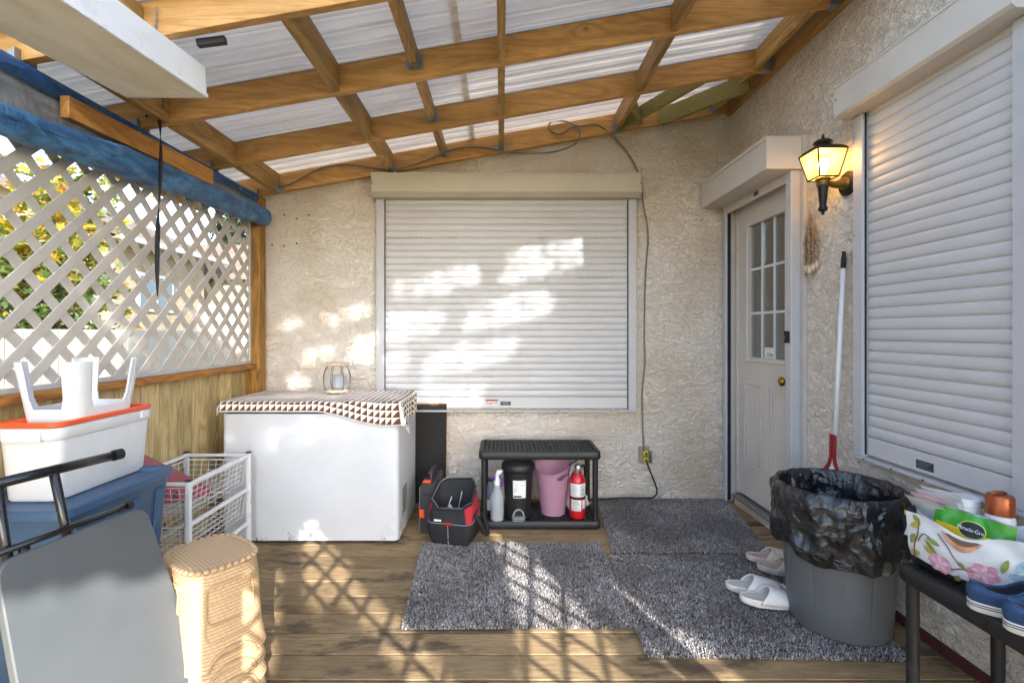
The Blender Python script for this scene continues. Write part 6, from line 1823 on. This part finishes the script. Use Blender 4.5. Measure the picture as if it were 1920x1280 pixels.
# yellow maple beyond the fence
rr = random.Random(11)
mp_ = thing('maple_tree', 'yellow and green autumn maple growing behind the cream fence', 'tree', (-5.2, 5.5, -0.45))
cl_, tips = [], []
for k in range(95):
    c = Vector((-5.1 + rr.uniform(-0.8, 0.8), 5.4 + rr.uniform(-1.25, 1.35), 1.95 + rr.uniform(-0.9, 0.95)))
    if c.x / c.y > -0.84 or (c.x / c.y < -0.98 and c.z > 2.3): continue
    tips.append(tuple(c)); rad = rr.uniform(0.28, 0.5)
    for _ in range(75):
        d = Vector((rr.gauss(0, 1), rr.gauss(0, 1), rr.gauss(0, 0.8))) * rad * 0.55
        cl_.append(c + d)
limbs(mp_, (-5.2, 5.5, -0.45), tips[:16], 0.1, rr)
leaves('crown', M['maple'], mp_, [p for p in cl_ if p.z > 1.55 or rr.random() < 0.25], 0.15, rr, True)
gs_ = thing('green_shrub', 'green leafy shrub below the maple behind the cream fence', 'shrub', (-4.5, 5.0, -0.45))
cl_, tips = [], []
for k in range(20):
    c = Vector((-4.5 + rr.uniform(-0.4, 0.4), 4.9 + rr.uniform(-1.0, 0.5), 1.5 + rr.uniform(-0.6, 0.45)))
    tips.append(tuple(c))
    for _ in range(60): cl_.append(c + Vector((rr.gauss(0, 1), rr.gauss(0, 1), rr.gauss(0, 1))) * 0.17)
limbs(gs_, (-4.5, 5.0, -0.45), tips, 0.05, rr)
leaves('crown', M['green1'], gs_, cl_, 0.11, rr, True)
# spruce far behind
sp_ = thing('spruce_tree', 'tall spruce behind the neighbour house', 'tree', (-12.5, 22.5, -0.45))
MB().tube([(-12.5, 22.5, -0.45), (-12.5, 22.5, 9.5)], [0.22, 0.03], 8).build('trunk', M['trunk'], sp_, world=True)
cl_ = []
for k in range(4200):
    h_ = rr.uniform(0, 1); rad = (1 - h_) * 2.6 + 0.1
    tier = abs(((h_ * 13) % 1) - 0.2); r_ = rad * rr.uniform(0.15, 1) * (1 - 0.5 * tier); a = rr.uniform(0, 2 * PI)
    a = round(a * 3.2) / 3.2 + rr.gauss(0, 0.1)
    cl_.append((-12.5 + r_ * math.cos(a), 22.5 + r_ * math.sin(a), 0.6 + 8.8 * h_ - 0.22 * r_))
leaves('crown', M['needle'], sp_, cl_, 0.34, rr)

# ------------------------------------------------------------------ behind the camera: front lattice panel and an unseen tree, its crown shaped to dapple the sun
fl_ = thing('lattice_screen', 'white diagonal lattice panel at the open front of the deck behind the viewer', 'lattice', (0.85, -0.6, 0))
lattice(fl_, 0.02, 1.66, 0.12, 1.95, lambda u, z, d: (u, -0.6 + d, z), wdt=0.024, off=0.02)
MB().box(-0.07, 0.018, -0.65, -0.56, -0.04, 2.0).build('post', M['post'], fl_, world=True, bevel=0.004)
MB().box(1.662, 1.75, -0.65, -0.56, -0.04, 2.0).build('post', M['post'], fl_, world=True, bevel=0.004)
MB().box(0.02, 1.66, -0.625, -0.587, 1.952, 1.99).build('top_rail', M['cap'], fl_, world=True)

AX, BZ = 0.405, 0.476
def ab(p): return (p[0] + AX * p[1], p[2] + BZ * p[1])
def pf(x, y): return ab(at(x, y, 1.28 * 900 / (y - 622)))       # a point on the deck
def pw(x, y, Y=3.655): return ab(at(x, y, Y))
GAPS = []  # holes left in the crown so sun patches land on chosen spots
GAPS.append([pf(*q) for q in ((570, 1020), (616, 1020), (658, 1076), (712, 1128), (780, 1190), (862, 1280), (764, 1280), (716, 1222), (676, 1158), (636, 1122), (586, 1142), (570, 1100))])
GAPS.append([pw(x, y, 2.9) for x, y in ((569, 985), (585, 980), (606, 1022), (570, 1022))])
GAPS.append([pf(*q) for q in ((922, 992), (945, 1010), (990, 1038), (1036, 1095), (1096, 1160), (1142, 1190), (1170, 1280), (978, 1280), (976, 1180), (972, 1130), (952, 1090), (940, 1050), (932, 1020))])
GAPS.append([pf(*q) for q in ((1105, 1092), (1160, 1106), (1212, 1150), (1252, 1188), (1302, 1194), (1342, 1235), (1402, 1280), (1288, 1280), (1213, 1202), (1160, 1150))])
for poly in (((744, 529), (895, 496), (899, 530), (729, 573)), ((956, 471), (1090, 448), (1093, 496), (941, 533)), ((880, 566), (1040, 545), (1030, 590), (866, 620)),
             ((722, 592), (845, 562), (822, 625), (722, 645)), ((815, 655), (978, 635), (952, 672), (788, 708)), ((722, 662), (770, 655), (752, 712), (722, 728)), ((798, 712), (915, 716), (898, 760), (721, 764), (740, 725)),
             ((605, 592), (694, 563), (692, 588), (610, 610)), ((527, 603), (568, 592), (566, 610), (530, 618)), ((560, 662), (624, 640), (620, 668), (562, 682)), ((660, 633), (706, 608), (706, 672), (652, 676)), ((528, 712), (560, 700), (590, 715), (540, 735))):
    GAPS.append([pw(x, y) for x, y in poly])
GAPS.append([pw(x, y, 2.9) for x, y in ((472, 850), (486, 806), (600, 784), (680, 796), (646, 815), (545, 834))])
GAPS.append([pw(x, y, 2.9) for x, y in ((415, 800), (430, 790), (432, 840), (416, 850))])
GAPS.append([ab((-1.7, 3.0, 0.86)), ab((-0.64, 3.05, 0.86)), ab((-0.7, 3.45, 0.86)), ab((-1.3, 3.4, 0.86))])
FULL = len(GAPS); FRZ = (FULL - 3, FULL - 2); SOFT = 10000
GAPS.append([(-0.82, 0.5), (-0.14, 0.5), (-0.14, 1.22), (-0.72, 1.20)])
GAPS.append([(-0.98, 3.12), (-0.86, 3.18), (-0.62, 2.78), (-0.70, 2.70)])
GAPS.append([(-1.12, 2.7), (-1.06, 2.72), (-0.8, 2.3), (-0.88, 2.28)])
def inside(p, poly):
    c = False; n = len(poly)
    for i in range(n):
        (x1, y1_), (x2, y2_) = poly[i], poly[i - 1]
        if (y1_ > p[1]) != (y2_ > p[1]) and p[0] < (x2 - x1) * (p[1] - y1_) / (y2_ - y1_) + x1: c = not c
    return c
BB_ = [(min(p[0] for p in g_) - 0.05, max(p[0] for p in g_) + 0.05, min(p[1] for p in g_) - 0.05, max(p[1] for p in g_) + 0.05) for g_ in GAPS]
def sunny(a, b):
    for g_, q in zip(GAPS, BB_):
        if q[0] < a < q[1] and q[2] < b < q[3] and inside((a, b), g_): return True
    return False
rr = random.Random(5)
tr = thing('shade_tree', 'tall unseen tree behind the viewer, its crown leaves placed to dapple the sunlight', 'tree', (2.4, -4.3, -0.45))
cl_ = []
N_ = 0
while N_ < 80000:
    a = rr.uniform(-1.75, 2.6); b = rr.uniform(0.25, 4.1)
    Y = rr.uniform(-4.7, -3.5)
    if b < 0.74 + 0.05 * noise.noise(Vector((a * 6, 3, 1))) or a > 2.15: continue
    if any(sunny(a + 0.03 * ox, b + 0.03 * oy) for ox, oy in ((0, 0), (1, 0), (-1, 0), (0, 1), (0, -1))): 
        N_ += 1; continue
    # ragged outline
    ea = (a - 0.42) / 2.2; eb = (b - 2.15) / 2.0
    if ea ** 4 + eb ** 4 > 1 + 0.5 * noise.noise(Vector((a * 2, b * 2, 1))): continue
    cl_.append((a - AX * Y, Y, b - BZ * Y)); N_ += 1
leaves('crown', M['green1'], tr, cl_, 0.085, rr)
# loose leaves added in the crown gaps to thin light on wall and freezer
fine, fine2 = [], []
for gi, g_ in enumerate(GAPS):
    if gi in (0, 1, 2, 3): continue
    q = BB_[gi]; n_ = int(SOFT * (0.0 if gi == FULL else 1.9 if gi in FRZ else 1.0) * (q[1] - q[0]) * (q[3] - q[2]))
    for _ in range(n_):
        a = rr.uniform(q[0], q[1]); b = rr.uniform(q[2], q[3]); Y = rr.uniform(-4.7, -3.5)
        (fine2 if gi == FULL else fine).append((a - AX * Y, Y, b - BZ * Y))
leaves('thinning_leaves', M['green1'], tr, fine, 0.03, rr)
tk = MB(); base = Vector((2.4, -4.3, -0.45))
tk.tube([base, (2.42, -4.28, 0.6), (2.4, -4.2, 1.4), (2.36, -4.15, 2.2)], [0.2, 0.17, 0.14, 0.1], 10)
tk.build('trunk', M['trunk'], tr, world=True, smooth=True)
